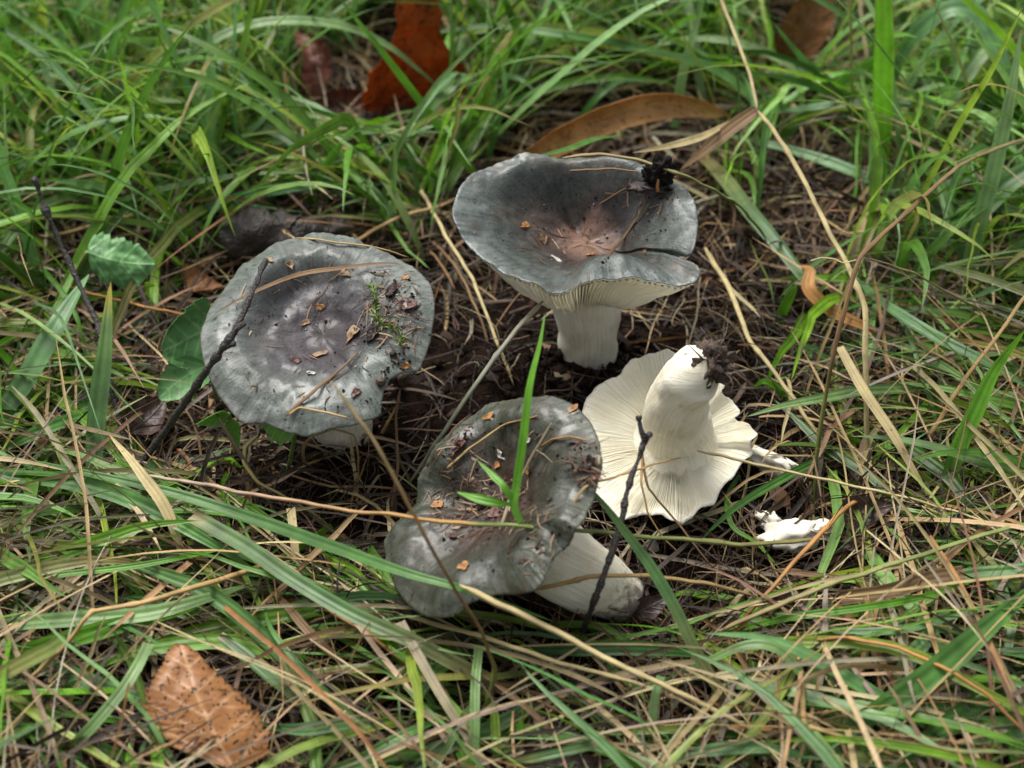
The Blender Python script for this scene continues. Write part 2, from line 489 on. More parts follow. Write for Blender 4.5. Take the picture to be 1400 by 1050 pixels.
# ------------------------------------------------------------------ mushrooms
def cap_surface(rim, C, n, knots, warp=None, NT=352, NR=44, rough=0.03, seed=0.0):
    """top skin: rays from the centre C out to the closed rim curve, lifted along n"""
    R = curve(rim, NT, closed=True)
    rs = np.linspace(0, 1, NR) ** 0.85
    kx = [k[0] for k in knots]; ky = [k[1] for k in knots]
    kk = np.arange(0, 1.0001, .01)
    sm = np.interp(kk, kx, ky)
    for _ in range(30):
        sm[1:-1] = (sm[:-2] + 2 * sm[1:-1] + sm[2:]) / 4
    b = np.interp(rs, kk, sm)
    P = C + (R - C)[None, :, :] * rs[:, None, None]
    P = P + n * b[:, None, None]
    th = np.linspace(0, 2 * np.pi, NT, endpoint=False)
    if warp is not None:
        P = P + n * warp(rs[:, None], th[None, :])[:, :, None]
    q = np.array([[fbm(p + seed, .55, 3) for p in row] for row in P])
    P = P + n * (q * (0.10 + rough) * np.minimum(1, rs[:, None] * 3))[:, :, None]
    P = P + n * (.014 * np.sin(th * 88 + 2 * np.sin(th * 3)) * rs[:, None] ** 10)[:, :, None]
    q2 = np.array([[fbm(p + seed, 2.2, 3) for p in row] for row in P])
    P = P + n * (q2 * rough)[:, :, None]
    return P, rs, th

def thick_of(rs, t0, t1):
    return t0 + (t1 - t0) * (1 - rs ** 2.2)

def build_cap(parent, P, rs, th, n, C, skin, t0=.10, t1=.9, lin=False):
    NR, NT = P.shape[:2]
    tk = t0 + (t1 - t0) * np.minimum(1, (1 - rs) * 2.1) if lin else thick_of(rs, t0, t1)
    Un = P - n * tk[:, None, None]
    # rounded edge row
    E = (P[-1] + Un[-1]) / 2 + nrm(P[-1] - C) * .05
    V = np.concatenate([P.reshape(-1, 3), E, Un[::-1].reshape(-1, 3)])
    rad = np.concatenate([np.repeat(rs, NT), np.ones(NT), np.repeat(rs[::-1], NT)])
    tt = np.tile(th, 2 * NR + 1)
    pol = np.stack([np.cos(tt), np.sin(tt), rad * .16], -1)
    F = gridF(2 * NR + 1, NT, True)
    mi = np.where(np.arange(len(F)) // NT < NR, 0, 1)
    return mk('cap', V, F, [skin, M_FLESH], parent, {'rad': rad, 'pol': pol}, midx=mi), Un

def build_gills(parent, Un, rs, n, C, ng, depth, r0=.16, r1=.985, sparse=.0):
    """thin plates standing on the underside, each with its own slight wobble"""
    NR, NT = Un.shape[:2]
    Vs, Fs = [], []
    k = 0
    rr = np.linspace(r0, r1, 16)
    for i in range(ng):
        a = (i + random.uniform(-.22, .22)) / ng * NT
        start = r0 if i % 2 == 0 else random.choice([r0 + .1, .35, .5])
        q = np.linspace(start, r1, 14)
        fr = np.interp(q, rs, np.arange(NR))
        dd = depth * random.uniform(.85, 1.12)
        wob = random.uniform(-.25, .25)
        hw = 0.30 * NT / ng
        for j, f in enumerate(fr):
            i0 = int(min(f, NR - 2)); w = f - i0
            def smp(x):
                x = x % NT
                c0 = int(x) % NT; c1 = (c0 + 1) % NT; u = x - int(x)
                return (Un[i0, c0] * (1 - u) + Un[i0, c1] * u) * (1 - w) + (Un[i0 + 1, c0] * (1 - u) + Un[i0 + 1, c1] * u) * w
            L = smp(a - hw); Rr = smp(a + hw)
            prof = min(1, (1 - q[j]) / .22 + .12) * min(1, .35 + (q[j] - start) * 6)
            e = smp(a + wob * math.sin(q[j] * 9 + i)) - n * dd * prof
            sl = (Rr - L) * .16
            Vs += [L, e - sl, e + sl, Rr]
            if j:
                o = k + 4 * j
                for c in range(3):
                    Fs.append((o - 4 + c, o + c, o + c + 1, o - 3 + c))
        k += 4 * len(fr)
    ob = mk('gills', Vs, np.array(Fs), M_GILL, parent)
    ob['kind'] = 'stuff'
    return ob

def add_bvh(V, F):
    BVHS.append(BVHTree.FromPolygons([Vector(v) for v in V], [tuple(int(i) for i in f) for f in F]))

def build_stem(parent, P, R, lump=.10, ls=.7, n=40, k=56, foot=.85):
    P = curve(P, n); R = np.interp(np.linspace(0, 1, n), np.linspace(0, 1, len(R)), R)
    V, F, v = tube(P, R, k, True, lump, ls)
    aa = np.tile(np.linspace(0, 2 * np.pi, k, endpoint=False), n)
    return mk('stem', V, F, M_STEM, parent, {'pol': np.stack([np.cos(aa), np.sin(aa), v * .35], -1), 'foot': v * foot})

def ang_of(px, py, C, rim):
    """parameter angle of the rim point seen nearest (px,py)"""
    R = curve(rim, 176, closed=True)
    x, y = proj(R)
    return np.argmin((x - px) ** 2 + (y - py) ** 2) / 176 * 2 * np.pi

def gw(th, c, s):
    d = (th - c + np.pi) % (2 * np.pi) - np.pi
    return np.exp(-(d / s) ** 2)

MUSH = 'grey green mushrooms with white gills lying in the hollow'
# --- A: standing funnel-capped mushroom at the back
baseA = at(803, 492, 0.0)
mA = thing('mushroom', 'standing mushroom at the back with wide funnel-shaped dark grey cap and thick white stem', 'mushroom', baseA, MUSH)
rimA = [(620, 292, 7.05), (627, 262, 7.15), (650, 236, 7.25), (690, 217, 7.35), (735, 211, 7.35), (770, 219, 6.95), (805, 220, 6.85), (850, 221, 6.95), (895, 234, 7.05), (935, 255, 7.05),
        (951, 285, 6.95), (952, 318, 6.75), (944, 344, 6.55), (915, 350, 5.95), (928, 357, 6.05), (950, 358, 6.55), (955, 378, 6.35), (945, 390, 6.15), (900, 386, 6.25), (850, 378, 6.45),
        (805, 382, 6.55), (785, 391, 6.45), (770, 397, 6.45), (752, 396, 6.45), (725, 387, 6.45), (690, 371, 6.45), (655, 346, 6.55), (630, 318, 6.75)]
R3A = [at(*p) for p in rimA]
CA = np.array([baseA[0] - .15, baseA[1] + .1, 4.95])
nA = nrm(np.array([0.03, -.05, 1.0]))
tcre = ang_of(776, 222, CA, R3A); tfr = ang_of(880, 384, CA, R3A); tback = ang_of(850, 221, CA, R3A); tl = ang_of(740, 213, CA, R3A); tfl = ang_of(690, 371, CA, R3A)
def warpA(r, th):
    w = .50 * (gw(th, tback - .1, .9) + gw(th, tl + .2, .8)).clip(0, 1) * np.exp(-((r - .8) / .2) ** 2) * (r < 1) * (1 - r ** 8)
    w = w + .75 * gw(th, tback, .36) * np.sin(np.pi * np.clip(r, 0, 1)) ** 1.5
    w = w - .50 * gw(th, tl + .05, .28) * np.sin(np.pi * r) ** 1.4
    w = w + .55 * gw(th, tfr, .45) * np.exp(-((r - .72) / .17) ** 2)
    w = w - .06 * gw(th, tfl, .6) * np.exp(-((r - .8) / .12) ** 2)
    w = w + .035 * np.sin(th * 13 + 2) * r ** 6 + .03 * np.sin(th * 29) * r ** 8
    return w
PA, rsA, thA = cap_surface(R3A, CA, nA, [(0, 0), (.18, -.12), (.4, -.12), (.7, .02), (.9, .06), (1, 0)], warpA, seed=3.0)
capA, UnA = build_cap(mA, PA, rsA, thA, nA, CA, CAP_A, .08, 1.5, True)
build_gills(mA, UnA, rsA, nA, CA, 150, .42, .2, .985)
add_bvh(PA.reshape(-1, 3), gridF(*PA.shape[:2], True))
build_stem(mA, [CA - nA * .9, CA - nA * 1.9 + [.02, 0, 0], [baseA[0], baseA[1], 1.8], [baseA[0], baseA[1], .2], [baseA[0] + .1, baseA[1], -1.4]], [1.5, 1.22, 1.10, 1.02, .8])

# --- B: broad flat mushroom at the left
baseB = at(470, 600, 0.0)
mB = thing('mushroom', 'left mushroom with broad pale grey cap littered with moss and bits', 'mushroom', baseB, MUSH)
nB = nrm(np.array([-.06, -.24, .97]))
CB = at(440, 452, 5.0)
rimB = [(276, 470), (283, 432), (303, 398), (335, 362), (375, 337), (420, 322), (455, 320), (490, 330), (525, 345), (560, 362), (583, 385), (592, 412), (588, 450), (578, 488), (570, 505),
        (548, 512), (528, 525), (521, 548), (518, 566), (495, 578), (460, 585), (425, 592), (395, 588), (365, 577), (335, 575), (308, 548), (286, 510)]
hB = [0, 0, .1, .1, 0, -.1, -.1, 0, .1, .3, .7, .9, .75, .4, .2, .0, -.1, -.1, -.2, -.3, -.3, -.3, -.2, -.2, -.1, 0, 0]
R3B = [atplane(p[0], p[1], CB + nB * (h + .35), nB) for p, h in zip(rimB, hB)]
tfB = ang_of(350, 350, CB, R3B); trB = ang_of(588, 430, CB, R3B)
def warpB(r, th):
    w = .30 * gw(th, tfB, .8) * np.exp(-((r - .70) / .14) ** 2)
    w = w - .18 * gw(th, tfB, .8) * np.exp(-((r - .45) / .14) ** 2)
    w = w + .05 * np.sin(th * 7 + 1) * r ** 5 + .035 * np.sin(th * 19) * r ** 8 + .02 * np.sin(th * 43) * r ** 12
    return w
PB, rsB, thB = cap_surface(R3B, CB, nB, [(0, -.25), (.2, -.2), (.45, .12), (.7, .36), (.88, .26), (1, 0)], warpB, seed=9.0)
capB, UnB = build_cap(mB, PB, rsB, thB, nB, CB, CAP_B, .09, .8)
build_gills(mB, UnB, rsB, nB, CB, 150, .42, .2, .985)
add_bvh(PB.reshape(-1, 3), gridF(*PB.shape[:2], True))
build_stem(mB, [CB - nB * 1.1, CB * .55 + baseB * .45 + [0, 0, .3], baseB + [0, 0, .8], baseB + [0, 0, -1.2]], [1.6, 1.05, .98, .85])

# --- C: tilted mushroom in front
CC = at(672, 690, 3.7)
nC = nrm(np.array([-.55, -.16, .80]))
endC = at(858, 822, 0.55)
mC = thing('mushroom', 'front mushroom fallen over sideways, olive grey cap tilted left and white stem lying right', 'mushroom', [CC[0], CC[1], 0], MUSH)
rimC = [(526, 742), (538, 715), (558, 690), (575, 655), (600, 620), (632, 585), (665, 560), (700, 546), (740, 543), (778, 552), (802, 575), (815, 603), (822, 630), (816, 655), (803, 690),
        (798, 708), (786, 725), (770, 745), (752, 765), (742, 790), (728, 805), (690, 808), (655, 818), (615, 838), (580, 838), (556, 822), (538, 795), (527, 768)]
R3C = [atplane(p[0], p[1], CC + nC * (.45 + .12 * math.sin(i * 1.7)), nC) for i, p in enumerate(rimC)]
tlC = ang_of(570, 690, CC, R3C); tbC = ang_of(740, 543, CC, R3C)
def warpC(r, th):
    w = .04 * np.sin(th * 9 + 1) * r ** 5 + .035 * np.sin(th * 23) * r ** 8
    w = w - .35 * gw(th, tlC, .22) * np.sin(np.pi * r * .9) + .25 * gw(th, tlC + .5, .3) * r ** 2
    w = w + .2 * gw(th, tbC, .8) * np.exp(-((r - .75) / .15) ** 2)
    return w
PC, rsC, thC = cap_surface(R3C, CC, nC, [(0, -.28), (.2, -.24), (.45, .06), (.7, .32), (.88, .28), (1, 0)], warpC, seed=17.0)
capC, UnC = build_cap(mC, PC, rsC, thC, nC, CC, CAP_C, .09, .8)
build_gills(mC, UnC, rsC, nC, CC, 140, .42, .2, .985)
add_bvh(PC.reshape(-1, 3), gridF(*PC.shape[:2], True))
midC = at(775, 772, 2.0)
build_stem(mC, [CC - nC * 1.2, CC * .45 + midC * .55 - nC * .6, midC, at(820, 800, 1.15), endC + [.1, 0, 0]], [1.45, 1.2, 1.12, 1.0, .72])

# --- D: upturned mushroom on the right
baseD = at(925, 640, 0.0)
CD = at(922, 612, 1.2)
nD = nrm(np.array([.05, -.20, .97]))
mD = thing('mushroom', 'upturned mushroom showing its white gills, stem pointing up with soil on the end', 'mushroom', baseD, MUSH)
rimD = [(796, 575), (803, 548), (824, 527), (848, 514), (858, 499), (883, 487), (912, 485), (945, 500), (975, 512), (990, 525), (985, 540), (1000, 550), (1010, 566), (1002, 578), (1020, 582), (1033, 596), (1024, 608), (1027, 622),
        (1012, 634), (1000, 655), (984, 672), (975, 690), (958, 694), (944, 708), (925, 714), (905, 704), (880, 705), (855, 713), (833, 702), (813, 674), (806, 640), (799, 605)]
R3D = []
for i, p in enumerate(rimD):
    R3D.append(atplane(p[0], p[1], CD + nD * (.55 + .12 * math.sin(i * 2.1) + (.35 if 7 <= i <= 11 else 0) + (.09 * (-1) ** i if 9 <= i <= 24 else 0)), nD))
def warpD(r, th):
    return .06 * np.sin(th * 5 + .4) * r ** 3 + .025 * np.sin(th * 15 + 1) * r ** 6 + .03 * np.sin(th * 37) * r ** 9
# the gill side looks up: the flesh surface is built with axis -n pointing to the skin
PD, rsD, thD = cap_surface(R3D, CD - nD * .9, nD, [(0, 0), (.2, -.05), (.5, -.15), (.8, -.15), (1, 0)], warpD, seed=23.0)
mDn = -nD
capD, UnD = build_cap(mD, PD, rsD, thD, mDn, CD, CAP_B, .10, .8)
gD = build_gills(mD, UnD, rsD, mDn, CD, 300, .15, .2, .995)
add_bvh(UnD.reshape(-1, 3), gridF(*UnD.shape[:2], True))
tipD = at(957, 492, 7.2)
stD = [CD - nD * .3, CD + nD * .9, at(923, 576, 2.9), at(929, 545, 4.4), at(940, 522, 5.3), at(955, 506, 5.95), at(972, 504, 6.1)]
stemD = build_stem(mD, stD, [1.75, 1.18, .98, .98, .90, .84, .42], foot=.5, lump=.13, ls=.8)
def blob(c, r, sub=3, lump=.35, ls=1.2, sq=(1, 1, 1)):
    import bmesh
    bm = bmesh.new(); bmesh.ops.create_icosphere(bm, subdivisions=sub, radius=1.0)
    V = []
    for v in bm.verts:
        d = np.array(v.co)
        k = 1 + lump * fbm(d * 1.3 + np.array(c), ls, 4)
        V.append(np.array(c) + d * r * k * np.array(sq))
    F = [tuple(v.index for v in f.verts) for f in bm.faces]
    bm.free()
    return V, F
clumpc = at(975, 498, 6.2)
V, F = blob(clumpc, .58, 4, .8, 2.2, (1.0, .85, .95))
cl = mk('soil_clump', V, F, M_CLUMP, mD)
Vs, Fs = [], []
for i in range(12):
    a = random.uniform(0, 6.28); e = random.uniform(-.2, 1.2)
    d = np.array([math.cos(a) * math.cos(e), math.sin(a) * math.cos(e), math.sin(e)])
    Lr = random.uniform(.4, 1.0)
    pp = curve([clumpc + d * .45, clumpc + d * (.5 + Lr * .5) + rng.normal(0, .12, 3), clumpc + d * (.5 + Lr) + rng.normal(0, .2, 3)], 7)
    v, f, _ = tube(pp, np.linspace(.035, .012, 7), 5)
    Fs += [tuple(x + len(Vs) for x in q) for q in f]; Vs += list(v)
rt = mk('rootlets', Vs, Fs, M_REDTWIG, mD); rt['kind'] = 'stuff'

# ------------------------------------------------------------------ mushroom fragments
def chunk(name, label, px, py, h, r, sq, mat, rot=0.0, cat='mushroom piece', group=None, lump=.45):
    c = at(px, py, h)
    V, F = blob((0, 0, 0), r, 4, lump, 1.1, sq)
    V = np.array(V); cr, sr = math.cos(rot), math.sin(rot)
    V = np.stack([V[:, 0] * cr - V[:, 1] * sr, V[:, 0] * sr + V[:, 1] * cr, V[:, 2]], -1) + c
    return tag(mk(name, V, F, mat, origin=(c[0], c[1], V[:, 2].min())), label, cat, group)
FR = 'broken white bits of mushroom on the soil at right'
chunk('mushroom_fragment', 'largest white mushroom fragment, lying right of the gilled cap under the straight stem', 1085, 733, .5, .85, (1.15, .6, .45), M_FLESH, .25, group=FR)
chunk('mushroom_fragment', 'thin crumbly white fragment just above the largest white fragment', 1054, 712, .5, .42, (.7, .9, .5), M_FLESH, .9, group=FR, lump=.8)
chunk('mushroom_fragment', 'long narrow white fragment beside the right edge of the upturned mushroom', 1052, 632, .6, .95, (1.35, .33, .35), M_FLESH, -.55, group=FR)
chunk('mushroom_fragment', 'small white fragment half hidden behind the largest one, at its right end', 1127, 722, .35, .38, (1.1, .7, .5), M_FLESH, .3, group=FR, lump=.7)
# rotten wood behind the left mushroom
pw = [at(300, 338, .9), at(335, 326, 1.2), at(385, 318, 1.2), at(430, 316, 1.0), at(485, 318, .7)]
V, F, v = tube(curve(pw, 30), np.interp(np.linspace(0, 1, 30), [0, .08, .4, .8, 1], [.30, .80, .92, .6, .22]), 28, True, .5, .8)
tag(mk('rotten_wood', V, F, M_WOOD), 'dark wet piece of rotten wood behind the left mushroom', 'wood')

# ------------------------------------------------------------------ traced blades, stems, twigs
K = {
 'g':  [(0, (0.068, 0.171, 0.030)), (.5, (0.087, 0.223, 0.044)), (1, (0.099, 0.245, 0.049))],
 'b':  [(0, (0.086, 0.193, 0.057)), (.5, (0.122, 0.265, 0.096)), (1, (0.137, 0.280, 0.108))],
 'v':  [(0, (0.090, 0.240, 0.017)), (.5, (0.111, 0.304, 0.017)), (1, (0.127, 0.316, 0.021))],
 'y':  [(0, (.13, .20, .03)), (.5, (.17, .25, .045)), (1, (.20, .24, .06))],
 'd':  [(0, (0.038, 0.105, 0.017)), (.5, (0.050, 0.141, 0.024)), (1, (0.063, 0.164, 0.030))],
 'p':  [(0, (0.145, 0.258, 0.081)), (.5, (0.182, 0.311, 0.107)), (1, (0.206, 0.325, 0.117))],
 'gt': [(0, (0.345, 0.253, 0.138)), (.06, (0.103, 0.172, 0.057)), (.5, (0.086, 0.184, 0.057)), (.85, (0.184, 0.184, 0.069)), (1, (0.287, 0.184, 0.092))],
 'yt': [(0, (0.060, 0.144, 0.042)), (.55, (0.084, 0.180, 0.048)), (.82, (0.120, 0.228, 0.048)), (.95, (0.408, 0.360, 0.048)), (1, (0.384, 0.264, 0.060))],
 't':  [(0, (0.306, 0.196, 0.074)), (.5, (0.367, 0.247, 0.098)), (1, (0.316, 0.216, 0.090))],
 'e':  [(0, (0.388, 0.309, 0.148)), (.5, (0.428, 0.350, 0.172)), (1, (0.367, 0.288, 0.139))],
 'o':  [(0, (0.286, 0.134, 0.037)), (.5, (0.337, 0.165, 0.045)), (1, (0.275, 0.134, 0.041))],
 'n':  [(0, (0.133, 0.077, 0.033)), (.5, (0.173, 0.103, 0.045)), (1, (0.133, 0.082, 0.041))],
 'y2': [(0, (.20, .19, .06)), (1, (.24, .20, .08))],
 'r':  [(0, (0.245, 0.206, 0.131)), (.5, (0.286, 0.247, 0.148)), (1, (0.204, 0.175, 0.107))],
 'to': [(0, (.30, .26, .20)), (.22, (.34, .23, .15)), (.45, (.34, .19, .06)), (.555, (.36, .20, .05)), (.57, (.14, .19, .04)), (.8, (.15, .17, .05)), (1, (.26, .22, .08))],
 'og': [(0, (.10, .14, .02)), (.18, (.13, .14, .03)), (.32, (.16, .09, .035)), (.7, (.17, .10, .04)), (1, (.25, .20, .09))],
 'gr': [(0, (.24, .20, .14)), (.35, (.20, .21, .15)), (1, (.19, .20, .13))],
 'ty': [(0, (.25, .17, .08)), (.3, (.22, .18, .07)), (.55, (.18, .20, .06)), (1, (.17, .23, .06))],
}
TOC = nrm(-FWD)
def widths(n, w, taper):
    v = np.linspace(0, 1, n)
    if taper == 'end': f = np.clip((1 - v) * 2.2, 0, 1) ** .7 * (.75 + .25 * np.clip(v * 4, 0, 1))
    elif taper == 'start': f = (np.clip(v * 2.2, 0, 1) ** .7) * (.75 + .25 * np.clip((1 - v) * 4, 0, 1))
    elif taper == 'both': f = np.clip((1 - v) * 2.4, 0, 1) ** .7 * np.clip(v * 2.4, 0, 1) ** .7
    else: f = np.ones(n) * (1 - .12 * v)
    return w / 2 * (f + .03)

def P3(pts): return [at(*p) for p in pts]

def blade(name, label, cat, key, w, taper, pts, fold=.22, tw=.25, mat=None, parent=None, group=None):
    q = P3(pts)
    n = max(14, 5 * len(q))
    P = curve(q, n)
    P = P + np.array([[fbm(p, .25, 2), fbm(p + 7, .25, 2), fbm(p + 13, .25, 2)] for p in P]) * .05
    W = widths(n, w, taper) * np.array([pxcm(p) for p in P])
    fac = nrm(TOC * .65 + np.array([0, 0, .5]) + rng.normal(0, .18, 3))
    twist = np.linspace(random.uniform(-tw, tw), random.uniform(-tw, tw), n)
    V, F, bu, bv = ribbon(P, W, fac, fold, twist)
    mat = mat or (M_GREEN if key in ('g', 'b', 'v', 'y', 'd', 'p', 'gt', 'yt') else M_DRY)
    o = mk(name, V, F, mat, parent, {'Col': stops(K[key], bv) * random.uniform(.9, 1.1), 'bu': bu}, origin=V[2] if pts[0][2].real <= pts[-1][2].real else V[-3])
    if parent is None: tag(o, label, cat, group)
    return o

def stalk(name, label, cat, key, w, pts, mat=None, nodes=(), parent=None, group=None, taper=.75):
    q = P3(pts)
    n = max(24, 9 * len(q))
    P = curve(q, n)
    Q = np.asarray(q); ct = np.concatenate([[0], np.cumsum(np.linalg.norm(np.diff(Q, axis=0), axis=1))])
    cp = np.concatenate([[0], np.cumsum(np.linalg.norm(np.diff(P, axis=0), axis=1))]); cp = cp / cp[-1] * ct[-1]
    P = P * .45 + .55 * np.stack([np.interp(cp, ct, Q[:, k]) for k in range(3)], -1)
    P = P + np.array([[fbm(p, .3, 2), fbm(p + 7, .3, 2), fbm(p + 13, .3, 2)] for p in P]) * .06 + np.array([[fbm(p, 1.1, 2), fbm(p + 7, 1.1, 2), fbm(p + 13, 1.1, 2)] for p in P]) * .035
    v = np.linspace(0, 1, n)
    R = w * .96 / 2 * np.linspace(1, taper, n) * np.clip(.35 + v * 14, 0, 1) * np.clip(.3 + (1 - v) * 14, 0, 1) * np.array([pxcm(p) for p in P])
    R = R * (1 + .10 * np.array([fbm(p, 1.5, 3) for p in P]))
    for x in list(nodes) + ([random.uniform(.15, .85)] if w >= 8 else []): R = R * (1 + .45 * np.exp(-((v - x) / .012) ** 2))
    V, F, bv = tube(P, R, 8, flat=.62)
    bu = np.tile(np.linspace(-1, 1, 8), n)
    o = mk(name, V, F, mat or M_DRY, parent, {'Col': stops(K[key], bv), 'bu': bu}, origin=P[0] if P[0][2] <= P[-1][2] else P[-1])
    if parent is None: tag(o, label, cat, group)
    return o

GB = 'green grass blades around the mushrooms'
DB = 'dry straw stems and dead blades among the grass'
B = lambda label, key, w, taper, pts, **k: blade('grass_strand', label, 'grass blade', key, w, taper, pts, group=GB, **k)
D = lambda label, key, w, taper, pts, **k: blade('dead_grass', label, 'dead grass', key, w, taper, pts, group=DB, **k)
S = lambda label, key, w, pts, **k: stalk('straw', label, 'straw', key, w, pts, group=DB, **k)

# upper left
B('long pale blade arching over at upper left, right of the upper left corner', 'p', 16, 'end', [(214, 200, .4), (228, 140, 2.6), (262, 80, 4.6), (325, 40, 5.6), (400, 28, 5.8), (470, 36, 5.4), (530, 62, 4.4), (575, 98, 3), (612, 130, 1.6)])
B('bright green straight blade slanting down past the rust leaf to the standing cap', 'v', 12, 'start', [(462, -6, 9), (480, 18, 8.3), (520, 68, 6.8), (570, 134, 4.6), (615, 195, 2.6), (655, 248, .6)])
B('long dark green blade running diagonally down from the left edge near the top', 'g', 11, 'end', [(-10, 30, 6.5), (60, 78, 5.6), (140, 165, 4), (215, 242, 2.4), (268, 304, .6)])
B('narrow green blade slanting from the upper left corner', 'v', 9, 'end', [(-8, -2, 6), (40, 30, 5.4), (110, 82, 4.4), (175, 122, 3), (215, 150, 1.4)])
B('upright blade beaded with water, left of the rust leaf', 'p', 16, 'none', [(276, 302, .3), (274, 250, 1.6), (283, 185, 3.6), (298, 124, 5.2)])
B('green blade slanting down left behind the water-beaded upright blade', 'g', 13, 'start', [(398, 122, 4), (345, 176, 3), (290, 212, 2), (250, 226, .8)])
B('wet bluish blade lying level above the rotten wood', 'b', 15, 'both', [(205, 316, .8), (285, 283, 1.8), (350, 264, 2.2), (420, 253, 2), (530, 252, 1)])
B('thin blade just below the wet bluish blade above the rotten wood', 'b', 7, 'end', [(225, 262, 1.2), (300, 272, 1.8), (360, 283, 1.8), (424, 290, 1.2)])
B('wide bluish blade rising from the left edge toward the round leaf', 'b', 31, 'end', [(-12, 590, .4), (40, 512, 1.6), (80, 442, 2.6), (122, 374, 3)])
B('upright blade with yellow tip between the two left black twigs', 'yt', 25, 'end', [(127, 660, .3), (132, 590, 1.3), (143, 490, 2.9), (152, 385, 4.4)])
B('dark green blade low at the left edge, under the wide bluish one', 'g', 18, 'start', [(-10, 622, .5), (55, 590, 1.2), (120, 566, .9)])
B('pale cut blade standing in the grass at upper left', 'b', 12, 'none', [(180, 105, .3), (176, 75, 1.6), (171, 28, 3.4)])
B('broad pale blade leaning right at the top left', 'p', 20, 'none', [(62, 135, .3), (80, 75, 2), (105, 10, 4.5), (118, -25, 5.5)])
B('curved pale blade hooking down at the far left of the grass', 'b', 13, 'end', [(133, 302, .4), (104, 240, 2), (100, 200, 3), (118, 165, 3.6), (150, 145, 3.2), (176, 124, 2.4)])
B('broad blade falling left to the wood from upper left grass', 'b', 14, 'end', [(-5, 248, .6), (30, 222, 1.8), (75, 208, 1.8), (110, 200, 1)])
B('long thin blade lying level left of the rotten wood', 'g', 10, 'both', [(-10, 300, .8), (60, 290, 1.8), (130, 300, 1.6), (200, 310, .8)])
# top middle
B('pale blade bent over under the rust leaf', 'p', 14, 'end', [(546, 237, .3), (562, 190, 1.5), (588, 150, 2.8), (617, 118, 3.6), (645, 106, 3.4), (664, 136, 2)])
B('long level blade across the top centre', 'g', 13, 'both', [(560, 52, 3), (660, 36, 3.8), (760, 46, 4), (860, 62, 3.4), (960, 86, 2.4), (1010, 100, 1)])
B('thin upright blade between the rust leaf and the standing cap', 'g', 9, 'end', [(664, 226, .2), (680, 172, 2), (689, 125, 3.4), (688, 80, 4.4)])
B('upright blade at top centre right of the curled tan leaf arch', 'p', 13, 'end', [(922, 175, 1.2), (928, 130, 2.6), (940, 70, 4.4), (962, 5, 6)])
B('short green blade crossing the curled tan leaf', 'g', 10, 'start', [(892, 112, 2.4), (850, 110, 2.4), (815, 135, 2), (790, 168, .8)])
B('green blade lying behind the far rim of the standing cap', 'g', 11, 'both', [(728, 216, 7.2), (765, 207, 7), (810, 193, 5), (855, 184, 3)])
D('pale dry sheath fanned out behind the black cone', 'e', 11, 'both', [(864, 209, 7.2), (905, 201, 7), (955, 188, 6), (1012, 160, 5)])
# top right
B('bright wide upright blade at the upper right', 'v', 27, 'start', [(1207, 262, .3), (1206, 232, 1.3), (1207, 160, 4), (1208, 80, 7), (1207, -15, 10)], tw=.1, fold=.12)
B('bluish blade arching over in the upper right corner', 'b', 27, 'end', [(1222, 110, 3), (1248, 52, 5.6), (1295, 14, 7), (1330, 16, 7), (1360, 62, 6), (1385, 108, 5), (1412, 140, 4)])
B('dark green pointed blade slanting left at the upper right', 'g', 13, 'end', [(1190, 176, .8), (1150, 128, 2.4), (1100, 85, 4), (1056, 28, 6)])
B('wet blade lying level across the upper right', 'b', 18, 'both', [(1030, 158, 1.5), (1110, 148, 2.6), (1200, 142, 3), (1300, 141, 2.8), (1385, 152, 2)])
B('whitish wet blade slanting down left in the upper right corner', 'p', 21, 'end', [(1362, 52, 5), (1318, 110, 3.8), (1272, 188, 2), (1222, 254, .4)])
B('slender arched blade over the level wet one at upper right', 'p', 9, 'both', [(1186, 200, .8), (1215, 155, 2.6), (1265, 122, 3.6), (1325, 116, 3.4), (1385, 138, 2)])
B('long bluish blade running from behind the kinked straw toward the right', 'b', 17, 'both', [(985, 182, 1.4), (1095, 210, 1.8), (1195, 248, 1.6), (1262, 282, 1), (1300, 300, .5)])
B('wide dark green blade curving up to the right edge', 'd', 33, 'start', [(1184, 356, .5), (1262, 340, 1.3), (1326, 296, 2.4), (1372, 255, 3.3), (1420, 225, 4)])
B('tall pale stem-like blade at the right edge', 'p', 22, 'end', [(1312, 420, .2), (1334, 322, 2.8), (1358, 235, 5), (1382, 130, 7.5), (1396, 40, 9.5)])
B('blade from behind the standing cap going down right, tan at its lower end', 'gt', 21, 'start', [(1158, 448, .6), (1120, 408, 1.3), (1076, 350, 2), (1030, 296, 2.2), (985, 240, 1.6), (958, 212, .8)])
D('curled orange-tan blade looping right of the standing cap', 'o', 20, 'both', [(1090, 362, 2), (1108, 370, 2.6), (1106, 395, 2.4), (1135, 425, 1.8), (1180, 446, 1.4), (1230, 470, .7)])
B('long green blade slanting down at right under the thin yellow stem', 'b', 17, 'both', [(1150, 362, 1), (1215, 420, 2), (1283, 462, 2.2), (1355, 498, 2), (1420, 540, 1.2)])
B('bright twisted blade rising at the right edge', 'v', 22, 'end', [(1288, 690, .3), (1304, 633, 1.4), (1330, 573, 2.6), (1360, 507, 4), (1402, 450, 5.5)])
B('pointed blade reaching left beside the upturned cap', 'p', 15, 'end', [(1262, 530, .6), (1183, 534, 1.8), (1133, 543, 2.2), (1070, 555, 2.4), (1022, 569, 2.2)])
B('narrow blade under the upturned cap pointing down left', 'g', 12, 'end', [(1155, 612, .4), (1072, 654, 1.2), (1000, 699, 1.4), (955, 742, .6)])
B('thread-thin curved blade right of the upturned mushroom', 'v', 7, 'end', [(1012, 650, .6), (995, 686, 1), (1003, 722, 1), (1032, 741, .9), (1068, 780, .4)])
